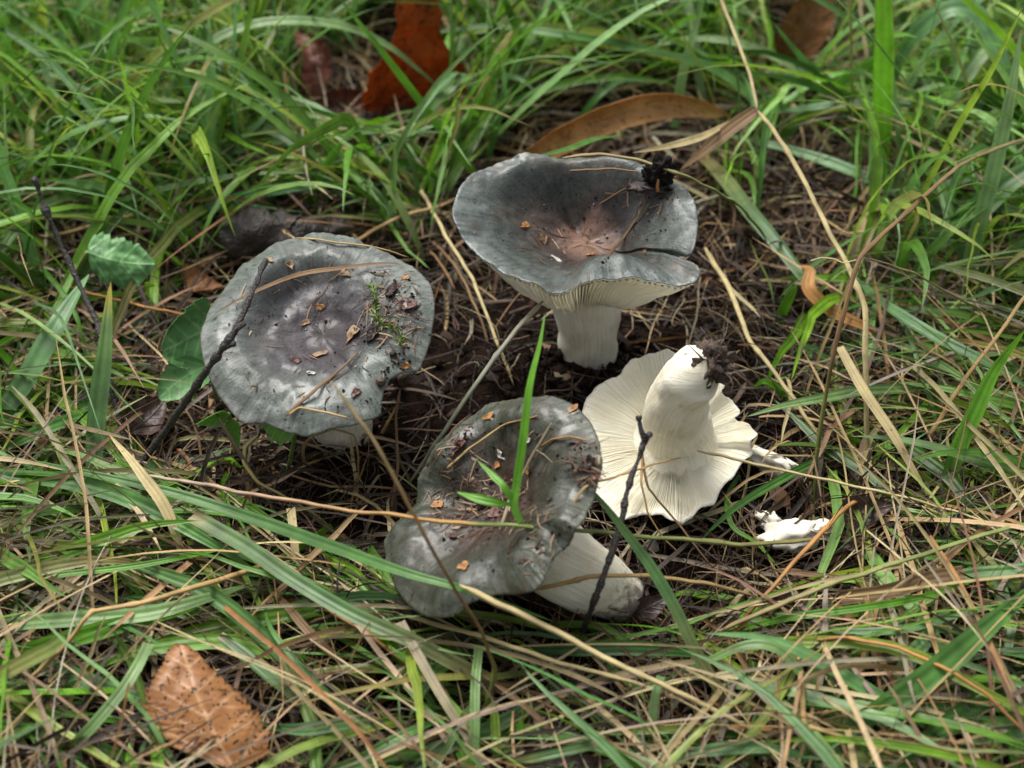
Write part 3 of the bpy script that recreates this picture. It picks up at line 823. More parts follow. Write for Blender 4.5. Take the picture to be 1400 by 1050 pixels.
B('small hooked bright blade right of the soil-tipped stem', 'v', 11, 'end', [(1078, 550, .2), (1062, 530, 1.1), (1044, 521, 1.4), (1028, 532, 1)])
B('wide blade leaning at the lower right, behind the diagonal one', 'd', 26, 'end', [(1400, 930, .6), (1330, 965, 1.3), (1270, 1010, 1.6), (1225, 1060, 1.2)])
# lower left and middle
B('long straight blade from the left edge across to the front cap', 'g', 18, 'both', [(-10, 618, 1.4), (130, 650, 2), (260, 682, 2.2), (380, 722, 2.5), (470, 754, 3.1), (560, 786, 3.7), (640, 806, 3.7), (757, 850, 1.6)])
B('broad blade from the left edge just under the long straight one', 'g', 23, 'end', [(-12, 648, 1.2), (100, 660, 1.6), (190, 690, 1.8), (280, 738, 1.7), (350, 782, 1)])
B('long blade with a cut pale end, running from lower left to bottom centre', 'gt', 22, 'none', [(263, 706, 1.8), (330, 745, 2), (400, 792, 2.2), (480, 838, 2.2), (560, 874, 2), (640, 914, 1.4), (705, 948, .5)])
B('thin bright blade lying level at the lower left', 'v', 9, 'end', [(-8, 798, 1.6), (85, 786, 1.9), (190, 774, 2), (265, 760, 1.9), (312, 748, 1.4)])
B('wide pale blade above the orange leaf, upper of two', 'p', 22, 'end', [(-12, 858, 1.2), (90, 848, 1.7), (190, 842, 1.9), (280, 818, 1.8), (345, 798, .8)])
B('wide bright blade above the orange leaf, lower of two', 'v', 24, 'end', [(-12, 905, 1), (80, 878, 1.5), (180, 852, 1.7), (270, 830, 1)])
B('cut blade bending down at the left of the orange leaf', 'p', 17, 'none', [(113, 1058, .4), (108, 1018, 1.4), (130, 990, 2), (165, 948, 2.4), (186, 915, 2.6), (203, 880, 2.5)])
B('pale cut blade right of the orange leaf', 'gt', 17, 'end', [(300, 870, 1.8), (340, 902, 1.7), (390, 945, 1.4), (432, 988, .6)])
B('bluish blade sliding under the orange leaf from the left', 'b', 26, 'end', [(30, 895, .6), (100, 925, 1.1), (160, 946, 1.1), (225, 960, .7)])
B('green blade below the orange leaf at the left edge', 'g', 20, 'end', [(-10, 990, .8), (70, 1005, 1.2), (140, 1022, 1), (215, 1050, .4)])
B('thin green blade under the orange leaf at the left edge', 'v', 9, 'end', [(-10, 964, 1), (90, 975, 1.3), (170, 985, 1.2), (215, 990, .7)])
B('short slanting blade at the bottom centre left', 'g', 14, 'end', [(466, 1055, .4), (545, 1008, 1.1), (620, 975, .9)])
B('wire-thin curved green blade right of the pale cut blade', 'g', 8, 'both', [(360, 820, .8), (372, 862, 1.6), (405, 905, 1.6), (450, 950, 1.3), (520, 1006, .5)])
B('bluish blade lying at the bottom, right of the orange leaf', 'b', 18, 'both', [(355, 990, .5), (410, 998, 1.1), (470, 990, 1.2), (530, 985, .6)])
B('blade with a rusty tip at the bottom centre', 'gt', 14, 'none', [(812, 1018, 1.4), (780, 1026, 1.5), (735, 1034, 1.4), (690, 1042, .8)])
B('wide flat blade lying level below the fallen stem', 'd', 20, 'both', [(690, 886, .7), (770, 890, 1.1), (850, 886, 1.2), (930, 890, 1.1), (1000, 900, .5)])
B('blade hanging over the edge of the front cap down to the lower right', 'gt', 16, 'start', [(788, 652, 5.6), (820, 685, 5.2), (855, 728, 4.4), (892, 778, 3.6), (925, 834, 2.8), (950, 886, 2), (985, 942, 1.1), (1012, 980, .4)])
B('arched blade at the lower right of centre', 'p', 15, 'both', [(905, 930, .4), (960, 906, 1.5), (1025, 881, 2.3), (1062, 886, 2.3), (1098, 924, 1.6), (1130, 956, 1), (1158, 990, .4)])
B('bluish blade along the bottom edge right of centre', 'b', 18, 'both', [(890, 1050, .5), (950, 1030, 1.1), (1040, 1022, 1.3), (1110, 1032, .7)])
B('broad diagonal blade in the lower right corner', 'g', 34, 'both', [(1070, 1056, .5), (1185, 980, 1.6), (1285, 912, 2.4), (1360, 850, 2.7), (1425, 792, 2.4)])
B('long thin green blade over the broad diagonal one', 'v', 10, 'end', [(1010, 860, .6), (1090, 842, 1.6), (1170, 832, 1.9), (1270, 815, 1.8), (1390, 770, 1.2)])
B('level bluish blade in the lower right above the broad diagonal', 'b', 13, 'both', [(1075, 845, .6), (1140, 862, 1.2), (1230, 862, 1.5), (1310, 842, 1.4), (1400, 822, 1)])
B('short upright green blade at the bottom centre', 'p', 13, 'none', [(893, 1040, .2), (893, 990, 1), (898, 950, 1.6), (905, 925, 1.9)])
B('yellow green blade lying level under the thick straw', 'y', 9, 'both', [(790, 1005, .5), (860, 1002, 1), (930, 998, 1.2), (1010, 994, .7)])
B('pair-topped pale blade at the bottom centre right of the grey dead blade', 'p', 14, 'none', [(643, 1058, .3), (648, 1000, 1.1), (650, 940, 1.6), (655, 885, 1.7)])
# straw, dead blades and stems
stalk('long_straw_stalk', 'long straight stem across the front cap, tan on the left and green on the right', 'stem', 'to', 8.5, [(150, 646, 1.0), (260, 660, 2.4), (360, 678, 3.4), (450, 694, 4.2), (540, 706, 4.8), (620, 713, 5.0), (715, 719, 4.9), (850, 731, 3.8), (1000, 744, 2.2), (1140, 737, .7)], group=DB, taper=.95)
stalk('thin_straw_stalk', 'thin olive brown stem leaning from the bottom up past both caps on the left', 'stem', 'og', 9, [(657, 990, .2), (668, 950, 1.4), (677, 912, 2.4), (660, 868, 3.6), (634, 826, 4.6), (607, 780, 5.8), (575, 722, 7), (549, 672, 7.8), (500, 584, 9), (454, 522, 9.6)], group=DB, nodes=(.2,))
S('thick tan straw slanting from the front cap to the bottom right', 'e', 13, [(628, 800, 3.9), (700, 836, 3.5), (780, 876, 2.9), (860, 915, 2.3), (930, 950, 1.8), (1000, 984, 1.2), (1066, 1020, .5)])
S('tan straw just below the thick one', 'e', 10, [(548, 842, 1.2), (650, 866, 1.9), (760, 906, 1.9), (870, 935, 1.2), (940, 965, .5)])
D('grey flat dead blade slanting down at the bottom centre', 'r', 14, 'none', [(548, 850, 2), (575, 900, 1.9), (610, 960, 1.5), (637, 1002, 1), (668, 1060, .4)])
S('orange tan straw from under the long green blade at lower left', 'o', 9, [(395, 797, 1), (456, 838, 1.5), (511, 873, 1.4), (549, 905, 1), (578, 942, .4)])
S('pinkish straw sharply bent at lower left', 't', 10, [(375, 766, 1), (280, 800, 2.2), (200, 824, 2.6), (136, 836, 2.7), (127, 838, 2.75), (121, 845, 2.7), (92, 880, 2), (50, 920, 1.4), (-8, 968, .6)], nodes=(.55,))
D('beige flat dead blade standing over the long stem at left', 'e', 16, 'both', [(148, 594, 3.0), (190, 645, 2.8), (225, 694, 2.2), (244, 742, 1.4), (256, 786, .5)])
S('kinked beige straw at upper right, bent near the top', 'e', 10, [(1186, 645, .2), (1185, 520, 2.8), (1181, 420, 4.2), (1160, 368, 4.8), (1135, 320, 5.2), (1112, 274, 5.5), (1086, 224, 5.8), (1060, 182, 6), (1036, 150, 6)], nodes=(.35, .99))
D('brown folded sheath hanging left from the kinked straw', 'n', 19, 'end', [(1036, 150, 6), (1005, 172, 5.6), (970, 200, 5), (930, 232, 4)])
S('upper dead stalk that meets the kinked straw from above', 'e', 7, [(985, -5, 8), (1000, 34, 7.4), (1023, 95, 6.6), (1037, 150, 6.1)])
S('slender olive stem standing right of the upturned mushroom', 'og', 8, [(1112, 690, .2), (1118, 617, 1.8), (1126, 550, 3.2), (1138, 483, 4.6), (1157, 410, 5.8), (1176, 352, 6.6), (1240, 290, 6.9), (1310, 226, 6.8), (1412, 186, 6)], nodes=(.55,))
S('thin yellow green side stem running right from the olive stem', 'y2', 6, [(1420, 460, 1.4), (1367, 438, 3.2), (1300, 404, 5), (1250, 373, 6), (1178, 353, 6.6)], mat=M_GREEN)
D('shrivelled beige blade hanging right of the olive stem', 'e', 15, 'end', [(1148, 474, 3.4), (1178, 530, 3), (1218, 590, 2.2), (1246, 640, 1.3), (1280, 694, .4)], tw=.6)
S('beige straw slanting down between standing and upturned caps at right', 'e', 10, [(965, 340, 1.2), (1000, 404, 1.6), (1024, 464, 1.7), (1066, 518, 1.6), (1098, 564, 1.2), (1136, 618, .4)])
S('grey straight stem from the upturned gills to the right edge', 'e', 6.5, [(953, 616, 2.6), (1019, 631, 2.5), (1103, 650, 2.3), (1210, 673, 2), (1305, 700, 1.6), (1366, 724, 1.2), (1412, 758, .6)])
S('rust brown stem slanting down left at right of centre', 'o', 8, [(1240, 672, .6), (1168, 687, 1.3), (1126, 726, 1.6), (1076, 780, 1.5), (1034, 826, 1), (995, 868, .4)])
S('tan straw curving down to the right edge at the lower right', 'o', 9, [(1080, 878, .7), (1110, 875, 1.5), (1160, 873, 2), (1229, 886, 2.3), (1305, 924, 2.5), (1343, 947, 2.4), (1412, 1010, 1.6)])
S('pinkish straw bent at a right angle near the bottom right', 't', 10, [(1089, 865, 1.2), (1096, 930, 1.6), (1100, 984, 1.8), (1102, 990, 1.8), (1110, 994, 1.8), (1130, 1001, 1.8), (1185, 1020, 1.4), (1290, 1056, .5)], nodes=(.5,))
D('square-cut brown sheath at lower right', 'n', 22, 'none', [(1318, 786, 1.9), (1270, 792, 1.9), (1215, 808, 1.7), (1150, 818, 1)])
S('olive to yellow green stem slanting up to the right edge', 'ty', 10, [(960, 872, .4), (1000, 853, 1.2), (1076, 821, 1.9), (1152, 793, 2.3), (1248, 762, 2.5), (1343, 734, 2.4), (1415, 714, 2)])
S('pinkish straw lying across the fallen white stem', 't', 9, [(690, 812, 2), (740, 804, 2.9), (800, 791, 3.1), (870, 788, 2.6), (960, 796, 1.6), (1045, 818, .5)])
S('grey green stem leaning from the standing mushroom to the front cap', 'gr', 8, [(742, 412, 5.2), (690, 470, 4.6), (640, 540, 3.6), (590, 612, 2.2), (556, 662, .9)])
S('pale thin straw between the left and standing caps', 'e', 7, [(566, 245, 1.2), (580, 268, 1.5), (612, 326, 1.7), (645, 381, 1.6), (677, 462, 1.2), (704, 528, .4)])
S('second thin brown straw left of the standing cap', 'n', 6, [(590, 330, .9), (620, 360, 1.3), (650, 420, 1.2), (668, 470, .5)])
S('straw stem curving behind the far rim of the standing cap, green at right', 'ty', 8, [(769, 216, 7.8), (820, 210, 7.9), (880, 220, 7.9), (925, 236, 7.7), (970, 257, 6.6), (1012, 282, 4.6), (1050, 330, 2)])
D('dry blade lying along the crease of the left cap', 'n', 7, 'both', [(292, 430, .25j), (330, 408, .2j), (372, 388, .2j), (420, 372, .2j), (470, 366, .25j), (520, 361, .2j), (552, 362, .2j)])
S('brown straw lying on the left cap toward its front edge', 'n', 6, [(391, 568, .25j), (432, 533, .2j), (459, 510, .2j), (490, 482, .15j)])
S('tan loop of dead grass in front of the left stem', 't', 5, [(418, 640, .4), (414, 615, 1.6), (425, 598, 2.3), (455, 588, 2.8), (482, 595, 2.6), (490, 625, 1.6), (491, 665, .4)])
S('olive tan curl of dead grass below the left cap', 'y2', 7, [(352, 596, 1.9), (336, 612, 2), (334, 634, 1.8), (353, 660, 1.5), (402, 687, 1), (450, 720, .4)])
S('dark grey fine twig leaning on the front cap', 'r', 5, [(685, 724, .2j), (701, 675, .35j), (723, 627, .35j), (753, 578, .25j)])
S('dry fibre curving over the top of the front cap', 't', 5, [(612, 640, .2j), (640, 612, .2j), (685, 582, .2j), (735, 567, .15j)])
S('orange dry fibre near the right edge of the front cap', 'o', 5, [(735, 612, .2j), (752, 601, .2j), (778, 597, .2j), (806, 602, .2j)])
S('tan fibre bridging the front cap and the upturned gills', 't', 5, [(728, 800, 2.4), (749, 760, 3.6), (775, 701, 5.2), (798, 668, 5.8), (840, 650, 5), (890, 636, 3.2), (930, 626, 2.6)])
S('brown fibre draped over the upturned gills and down', 'n', 5, [(877, 612, 2.9), (879, 640, 2.6), (886, 668, 2.2), (912, 700, 1.6), (951, 748, 1), (985, 785, .4)])
S('second brown fibre hanging beside the forked twig', 't', 4, [(878, 622, 2.8), (876, 660, 2.4), (884, 700, 1.8), (905, 735, 1.1), (930, 760, .5)])
S('brown fibre lying across the right side of the standing cap', 'n', 5, [(832, 352, .15j), (852, 322, .15j), (872, 296, .15j), (882, 275, .2j), (876, 252, .25j)])
S('pinkish dry fibre on the far edge of the standing cap', 'n', 5, [(778, 233, .15j), (810, 231, .2j), (840, 229, .2j), (872, 234, .2j)])
S('short dark fibre on the far right slope of the standing cap', 'n', 4, [(818, 279, .12j), (840, 266, .12j), (862, 252, .14j)])
S('thin straw on the far left rim of the left cap', 't', 5, [(386, 316, 1.5), (410, 326, .2j), (450, 330, .2j), (500, 335, .2j), (560, 352, 5.4)])
S('loose pale fibre at the front edge of the left cap', 't', 5, [(395, 566, .2j), (410, 558, .25j), (440, 563, .2j), (478, 572, .2j)])
S('thin dark straw hanging at the right of the left cap', 'n', 5, [(535, 700, .3), (542, 640, 1.2), (540, 570, 2), (546, 532, 2.3)])
S('pale short straw standing right of the left stem', 't', 6, [(518, 600, .2), (530, 575, 1), (545, 545, 1.7)])
D('beige short dead blade near the lower left twig', 'e', 12, 'none', [(398, 695, 1.6), (402, 730, 1.3), (405, 765, .8)])
S('dark slender stem along the bottom right of centre', 'n', 7, [(700, 940, .4), (765, 975, 1.2), (830, 1010, 1.6), (880, 1042, 1.6), (910, 1062, 1.4)])
D('brown curled dead blade in the lower centre', 'n', 12, 'both', [(360, 800, .5), (395, 830, 1.3), (430, 870, 1.4), (470, 905, 1), (500, 930, .4)])
S('reddish dry stalk on the left by the round leaf', 'o', 7, [(80, 388, .8), (130, 402, 1.6), (200, 418, 2), (255, 432, 1.4), (300, 446, .8)])
S('tan straw lying level at the left edge', 't', 9, [(-8, 330, .8), (90, 318, 1.4), (165, 300, 1.6), (235, 275, 1)])
S('long dry stem in the grass below the rust leaf', 't', 8, [(400, 172, 1.5), (450, 192, 2.3), (500, 222, 2), (560, 245, .8)])
S('pale straw lying level behind the left cap', 't', 7, [(470, 340, 1.2), (540, 300, 1.8), (600, 282, 1.6), (640, 262, .8)])
S('straw rising at top right beside the bright upright blade', 't', 7, [(1290, 330, .3), (1240, 300, 1.3), (1160, 320, 1.9), (1130, 300, 1.4)])
D('pale cut stub at the right above the dark curved blade', 'e', 14, 'none', [(1168, 352, .6), (1178, 312, 1.8), (1208, 275, 2.8)])
S('brown straw slanting at the right edge', 't', 7, [(1270, 600, .6), (1310, 530, 2), (1370, 450, 3.6), (1412, 395, 4.6)])

# small shoot on the long stem
sh = thing('grass_shoot', 'small bright green grass shoot sprouting in front of the olive cap', 'shoot', at(712, 716, 5.0), GB)
blade('leaf_blade', '', '', 'v', 12, 'end', [(712, 714, 5.0), (703, 692, 5.3), (706, 660, 5.8), (714, 600, 6.9), (724, 530, 8), (738, 470, 8.8), (744, 428, 9.3)], parent=sh, mat=M_GREEN)
blade('leaf_blade', '', '', 'v', 10, 'end', [(702, 690, 5.3), (690, 668, 5.7), (672, 650, 5.8), (652, 631, 5.9)], parent=sh, mat=M_GREEN)
blade('leaf_blade', '', '', 'v', 13, 'both', [(702, 690, 5.3), (680, 688, 5.5), (650, 682, 5.5), (624, 674, 5.4)], parent=sh, mat=M_GREEN)

# twigs
def twig(label, w, pts, knobs, mat=M_TWIG, forks=(), lump=.05):
    q = P3(pts); n = 10 * len(q)
    P = curve(q, n); v = np.linspace(0, 1, n)
    s = np.array([pxcm(p) for p in P])
    R = w / 2 * np.linspace(1, .7, n) * s
    for k, a in knobs: R = R * (1 + a * np.exp(-((v - k) / .018) ** 2))
    for i in range(int(n / 5)):
        R = R * (1 + random.uniform(0, .28) * np.exp(-((v - random.random()) / .01) ** 2))
    V, F, _ = tube(P, R, 10, True, lump, 2.5)
    root = tag(mk('black_twig', V, F, mat, origin=P[0]), label, 'twig', 'dark twigs lying among the mushrooms')
    for fp in forks:
        fq = curve(P3(fp), 10)
        fv, ff, _ = tube(fq, np.interp(np.linspace(0, 1, 10), [0, .7, 1], [.1, .09, .11]), 8, True, .04, 3)
        mk('side_shoot', fv, ff, mat, root)
    return root
twig('black knobbly twig standing at the far left', 9, [(172, 606, .3), (160, 560, 1), (146, 505, 2), (138, 455, 2.6), (116, 405, 3.4), (86, 340, 4.6), (62, 286, 5.8), (46, 242, 6.8)], [(.42, .6), (.36, .5), (.86, .5), (.99, .5)])
twig('black twig leaning against the left cap', 11, [(190, 640, .3), (225, 590, 2.0), (270, 525, 4.4), (300, 482, 5.8), (320, 455, 6.4), (345, 400, 7.2), (363, 355, 7.6)], [(.55, .55), (.66, .7), (.62, .4), (.99, .15)], forks=[[(302, 478, 5.9), (312, 472, 6.1), (321, 470, 6.2)], [(320, 455, 6.4), (328, 446, 6.6), (333, 442, 6.6)]])
twig('forked black twig leaning over the upturned gills and fallen stem', 9, [(795, 868, .4), (815, 815, 2.8), (835, 760, 3.8), (850, 710, 4.4), (862, 655, 5.2), (880, 606, 6), (876, 585, 6.4), (873, 568, 6.7)], [(.45, .5), (.58, .5), (.8, .6), (.99, .3)], forks=[[(878, 610, 5.9), (884, 600, 6.1), (889, 594, 6.3)]])
twig('short thin dark twig behind the left cap', 5, [(392, 326, 1), (398, 310, 1.8), (411, 294, 2.6)], [(.5, .3)])
twig('crumbled dark twig bit at the right edge of the left cap', 12, [(520, 520, .25j), (545, 517, .3j), (562, 521, 4.5), (578, 518, 4.2)], [(.3, .5), (.7, .6)], M_REDTWIG, lump=.15)

# pale silk thread at the right
S('short white crinkled thread caught on the kinked straw', 'e', 3, [(1108, 357, 5.0), (1122, 352, 5.1), (1140, 354, 5.1), (1152, 360, 5.1), (1172, 355, 5.0)])

# ------------------------------------------------------------------ leaves
def leaf(name, label, cat, mat, base, tip, left, right, outline, serr=(0, 0), curl=0.0, bend=0.0, nv=6, wrinkle=.06, stalk_pts=None, group=None, skew=0.9, cup=0.0):
    """leaf blade from base to tip with half-widths towards the left / right points; outline = [(v, w)]"""
    b, t_, l, r = (at(*p) for p in (base, tip, left, right))
    ax = t_ - b
    wv = (r - l) / 2
    N = nrm(np.cross(wv, ax))
    if N @ TOC < 0: N = -N
    nvv, nu = 72, 33
    v = np.linspace(0, 1, nvv); u = np.linspace(-1, 1, nu)
    w = np.interp(v, [o[0] for o in outline], [o[1] for o in outline])
    for _ in range(3): w[1:-1] = (w[:-2] + 2 * w[1:-1] + w[2:]) / 4
    if serr[0]:
        saw = (v * serr[0]) % 1.0
        big = (v * serr[0] / 3.0) % 1.0
        w = w * (1 + serr[1] * (.6 * saw + .6 * big - .6))
    UU, VV = np.meshgrid(u, v)
    cen = ((l + r) / 2 - b) @ nrm(ax) / np.linalg.norm(ax)
    shift = ((l + r) / 2 - (b + ax * cen))
    bow = np.sin(np.pi * np.clip(v, 0, 1))
    P = b + ax * VV[..., None] + wv * (UU * w[:, None])[..., None] + shift * bow[:, None, None]
    L = np.linalg.norm(wv)
    P = P + N * (curl * L * (UU ** 2) * w[:, None] + bend * np.linalg.norm(ax) * np.sin(np.pi * VV) + cup * L * np.abs(UU) * w[:, None])[..., None]
    vein = np.exp(-(UU * w[:, None] / .035) ** 2)
    lat = (VV - np.abs(UU * w[:, None]) * skew * .35) * nv
    dlat = np.abs(((lat + .5) % 1) - .5)
    vein = np.clip(vein + .8 * np.exp(-(dlat / .075) ** 2) * (VV > .04) * (VV < .95), 0, 1)
    q = np.array([[fbm(p, .9, 3) for p in row] for row in P])
    q2 = np.array([[fbm(p, 2.6, 2) for p in row] for row in P])
    P = P + N * (q * wrinkle * .8 + q2 * wrinkle * .2 + vein * .014)[..., None]
    V = np.concatenate([P.reshape(-1, 3), (P - N * .035).reshape(-1, 3)])
    F1 = gridF(nvv, nu); n0 = nvv * nu
    F = np.concatenate([F1, F1[:, ::-1] + n0])
    ring = [i for i in range(nu)] + [i * nu + nu - 1 for i in range(1, nvv)] + [(nvv - 1) * nu + i for i in range(nu - 2, -1, -1)] + [i * nu for i in range(nvv - 2, 0, -1)]
    side = [(ring[i], ring[(i + 1) % len(ring)], ring[(i + 1) % len(ring)] + n0, ring[i] + n0) for i in range(len(ring))]
    F = np.concatenate([F, np.array(side)])
    lo = V[np.argmin(V[:, 2])]
    rt = thing(name, label, cat, lo, group)
    mk('leaf_blade', V, F, mat, rt, {'vein': np.tile(vein.ravel() * .7, 2)})
    if stalk_pts:
        pp = curve(P3(stalk_pts), 14)
        vv, ff, _ = tube(pp, np.linspace(.09, .06, 14), 7)
        mk('leaf_stalk', vv, ff, M_REDTWIG if mat not in (L_GREEN, L_LIGHTGREEN) else M_MOSS, rt)
    return rt
BIRCH = [(0, .08), (.06, .55), (.18, .95), (.32, 1.0), (.5, .86), (.7, .55), (.85, .26), (.94, .10), (1, .02)]
leaf('fallen_leaf', 'orange birch leaf with dark specks lying at the lower left', 'leaf', L_ORANGE, (318, 1050, .9), (247, 880, 2.4), (206, 975, 1.3), (362, 985, 1.5),
     [(0, .12), (.05, .45), (.14, .85), (.28, 1.0), (.45, .98), (.62, .80), (.76, .52), (.86, .36), (.94, .26), (1, .10)], (19, .15), .20, .06, 5, .09, [(318, 1050, .9), (322, 1062, .7), (330, 1078, .4)])
leaf('fallen_leaf', 'rust red leaf standing on edge in the grass at top centre', 'leaf', L_RUST, (540, 150, .5), (566, -22, 6.5), (482, 100, 2.6), (615, 95, 1.6), [(0, .35), (.1, .9), (.25, 1.05), (.42, .95), (.56, .6), (.66, .42), (.82, .46), (.94, .36), (1, .12)], (22, .12), .38, .10, 7, .22,
     [(548, 148, .6), (570, 153, .7), (590, 156, .6)])
leaf('fallen_leaf', 'dull maroon shrivelled leaf left of the rust leaf', 'leaf', L_MAROON, (432, 140, .8), (405, 40, 3), (420, 95, 1.8), (462, 85, 2.2), [(0, .3), (.2, .9), (.5, 1), (.75, .7), (1, .15)], (9, .3), .8, .08, 5, .2)
leaf('fallen_leaf', 'pinkish red leaf fragment at the foot of the rust leaf', 'leaf', L_MAROON, (420, 148, .7), (518, 140, .9), (470, 116, 1.6), (470, 152, .5), [(0, .1), (.2, .7), (.5, 1), (.8, .7), (1, .1)], (7, .2), .5, .05, 5, .15)
leaf('fallen_leaf', 'tan leaf curled like an arch behind the standing cap', 'leaf', L_TAN, (722, 212, 1.2), (1000, 158, 2), (858, 128, 4.6), (862, 168, 3.4), [(0, .55), (.1, .95), (.3, 1), (.6, .9), (.85, .55), (1, .05)], (0, 0), .7, .0, 9, .08)
leaf('fallen_leaf', 'brown leaf standing in the grass at the top right', 'leaf', L_BROWN, (1045, 105, .6), (1125, -15, 5), (1062, 40, 3), (1122, 62, 2.5), [(0, .1), (.25, .6), (.6, 1), (.85, .9), (1, .3)], (0, 0), .5, .05, 6, .12)
leaf('fallen_leaf', 'dark purple brown leaf at the bottom edge, centre', 'leaf', L_DARK, (700, 1052, .6), (835, 1040, .8), (765, 1018, 1.2), (770, 1075, .5), BIRCH, (10, .15), .3, .03, 6, .12)
leaf('fallen_leaf', 'dark grey brown leaf in the litter at right of the white fragments', 'leaf', L_DARK, (1150, 715, .5), (1225, 690, 1.1), (1180, 678, 1.2), (1198, 722, .7), BIRCH, (0, 0), .5, .06, 5, .14)
leaf('fallen_leaf', 'greyish dead leaf touching the end of the fallen stem', 'leaf', L_DARK, (868, 842, .5), (918, 815, .9), (885, 812, 1), (905, 840, .6), BIRCH, (0, 0), .4, .05, 5, .14)
leaf('fallen_leaf', 'brown crumpled leaf in the shade left of the leaning twig', 'leaf', L_DARK, (180, 590, .6), (228, 540, 1.2), (188, 552, 1.3), (222, 590, .7), BIRCH, (0, 0), .5, .05, 5, .16)
leaf('fallen_leaf', 'brown crumpled leaf between the round green leaf and rotten wood', 'leaf', L_BROWN, (252, 385, .4), (306, 392, .7), (275, 368, .9), (280, 410, .5), BIRCH, (0, 0), .4, .05, 5, .16)
ROUND = [(0, .35), (.08, .8), (.25, 1.0), (.5, .98), (.75, .8), (.92, .42), (1, .12)]
HG = 'green herb leaves at the left'
leaf('herb_leaf', 'round green leaf drooping between the far left twigs', 'leaf', L_GREEN, (120, 345, 3.4), (212, 362, 3), (165, 325, 3.8), (166, 392, 2.4), [(0, .3), (.06, .8), (.2, 1.05), (.36, .95), (.5, 1.08), (.64, .86), (.76, .9), (.88, .5), (1, .15)], (9, .2), -.3, .05, 4, .22, [(120, 345, 3.4), (105, 375, 2), (108, 420, .3)], HG)
leaf('herb_leaf', 'smooth green leaf tucked against the left edge of the left cap', 'leaf', L_GREEN, (292, 440, 3.4), (222, 480, 3), (248, 424, 4), (262, 502, 2.2), [(0, .5), (.05, .95), (.2, 1.1), (.45, 1.02), (.7, .88), (.9, .5), (1, .2)], (6, .10), .2, .02, 4, .14, [(292, 440, 3.4), (296, 470, 2), (300, 520, .3)], HG)
leaf('herb_leaf', 'lower green leaf below the one tucked against the left cap', 'leaf', L_GREEN, (282, 500, 2.4), (218, 545, 1.8), (228, 500, 2.4), (262, 540, 1.6), ROUND, (5, .1), .3, .02, 4, .06, [(282, 500, 2.4), (290, 520, 1.4), (296, 548, .2)], HG)
leaf('herb_leaf', 'small lobed light green leaf at the front of the left cap', 'leaf', L_LIGHTGREEN, (404, 585, 3.2), (358, 580, 3.2), (376, 556, 3.9), (380, 606, 2.6), [(0, .3), (.12, .75), (.25, .65), (.42, 1.0), (.6, .75), (.75, .8), (.9, .4), (1, .1)], (4, .3), .2, .02, 4, .08, [(404, 585, 3.2), (400, 612, 1.8), (392, 650, .2)], HG)
leaf('herb_leaf', 'tiny pointed light green leaf left of the lobed one', 'leaf', L_LIGHTGREEN, (312, 566, 2.6), (268, 580, 2.4), (290, 563, 2.8), (293, 582, 2.2), BIRCH, (0, 0), .3, .02, 4, .05, [(312, 566, 2.6), (318, 590, 1.6), (322, 625, .2)], HG)
leaf('herb_leaf', 'tiny drooping light green leaf under the pointed one', 'leaf', L_LIGHTGREEN, (314, 572, 2.4), (326, 614, 1.2), (312, 598, 1.6), (332, 592, 1.8), BIRCH, (0, 0), .3, .02, 4, .05, None, HG)
leaf('herb_leaf', 'small grey green round leaf on the litter below the leaning twig', 'leaf', L_GREEN, (202, 640, .8), (228, 642, .9), (214, 632, 1.1), (216, 655, .7), ROUND, (0, 0), .2, .02, 3, .04, None, HG)

# ------------------------------------------------------------------ things on the caps
def frame(n, a):
    n = nrm(n); x = nrm(np.cross(n, [.13, .9, .2])); y = np.cross(n, x)
    return x * math.cos(a) + y * math.sin(a), -x * math.sin(a) + y * math.cos(a), n
def scale_bit(name, label, cat, px, py, lx, ly, ang, mat, group, cup=.35):
    """a small cupped scale lying on whatever is seen at px,py (sizes in photo pixels)"""
    p, n = hit(px, py)
    s = pxcm(p); X, Y, Z = frame(n, ang)
    lx, ly = lx * s * .46, ly * s * .42
    V = []
    nr, na = 6, 16
    ph = random.uniform(0, 6)
    for side in (0, 1):
        for i in range(nr):
            r = (i + .02) / (nr - 1)
            for j in range(na):
                a = j / na * 2 * math.pi
                rr = r * (1 + .16 * math.sin(a * 3 + ph) + .10 * math.sin(a * 5 + 2 * ph))
                q = p + X * (lx * rr * math.cos(a)) + Y * (ly * rr * math.sin(a) * (1 - .35 * math.cos(a)))
                q = q + (X * fbm(q, 6, 3) + Y * fbm(q + 5, 6, 3)) * ly * .45 * r + Z * (fbm(q + 9, 5, 3) * ly * .5)
                q = q + Z * (.04 + cup * ly * (r * r * (.7 + .5 * math.sin(a + ph))) - side * .02)
                V.append(q)
    F1 = gridF(nr, na, True)
    F = np.concatenate([F1, F1[:, ::-1] + nr * na, np.array([((nr - 1) * na + j, (nr - 1) * na + (j + 1) % na, nr * na + (nr - 1) * na + (j + 1) % na, nr * na + (nr - 1) * na + j) for j in range(na)])])
    V = np.array(V)
    return tag(mk(name, V, F, mat, origin=p), label, cat, group)
OB = 'bud scales and chips lying on the caps'
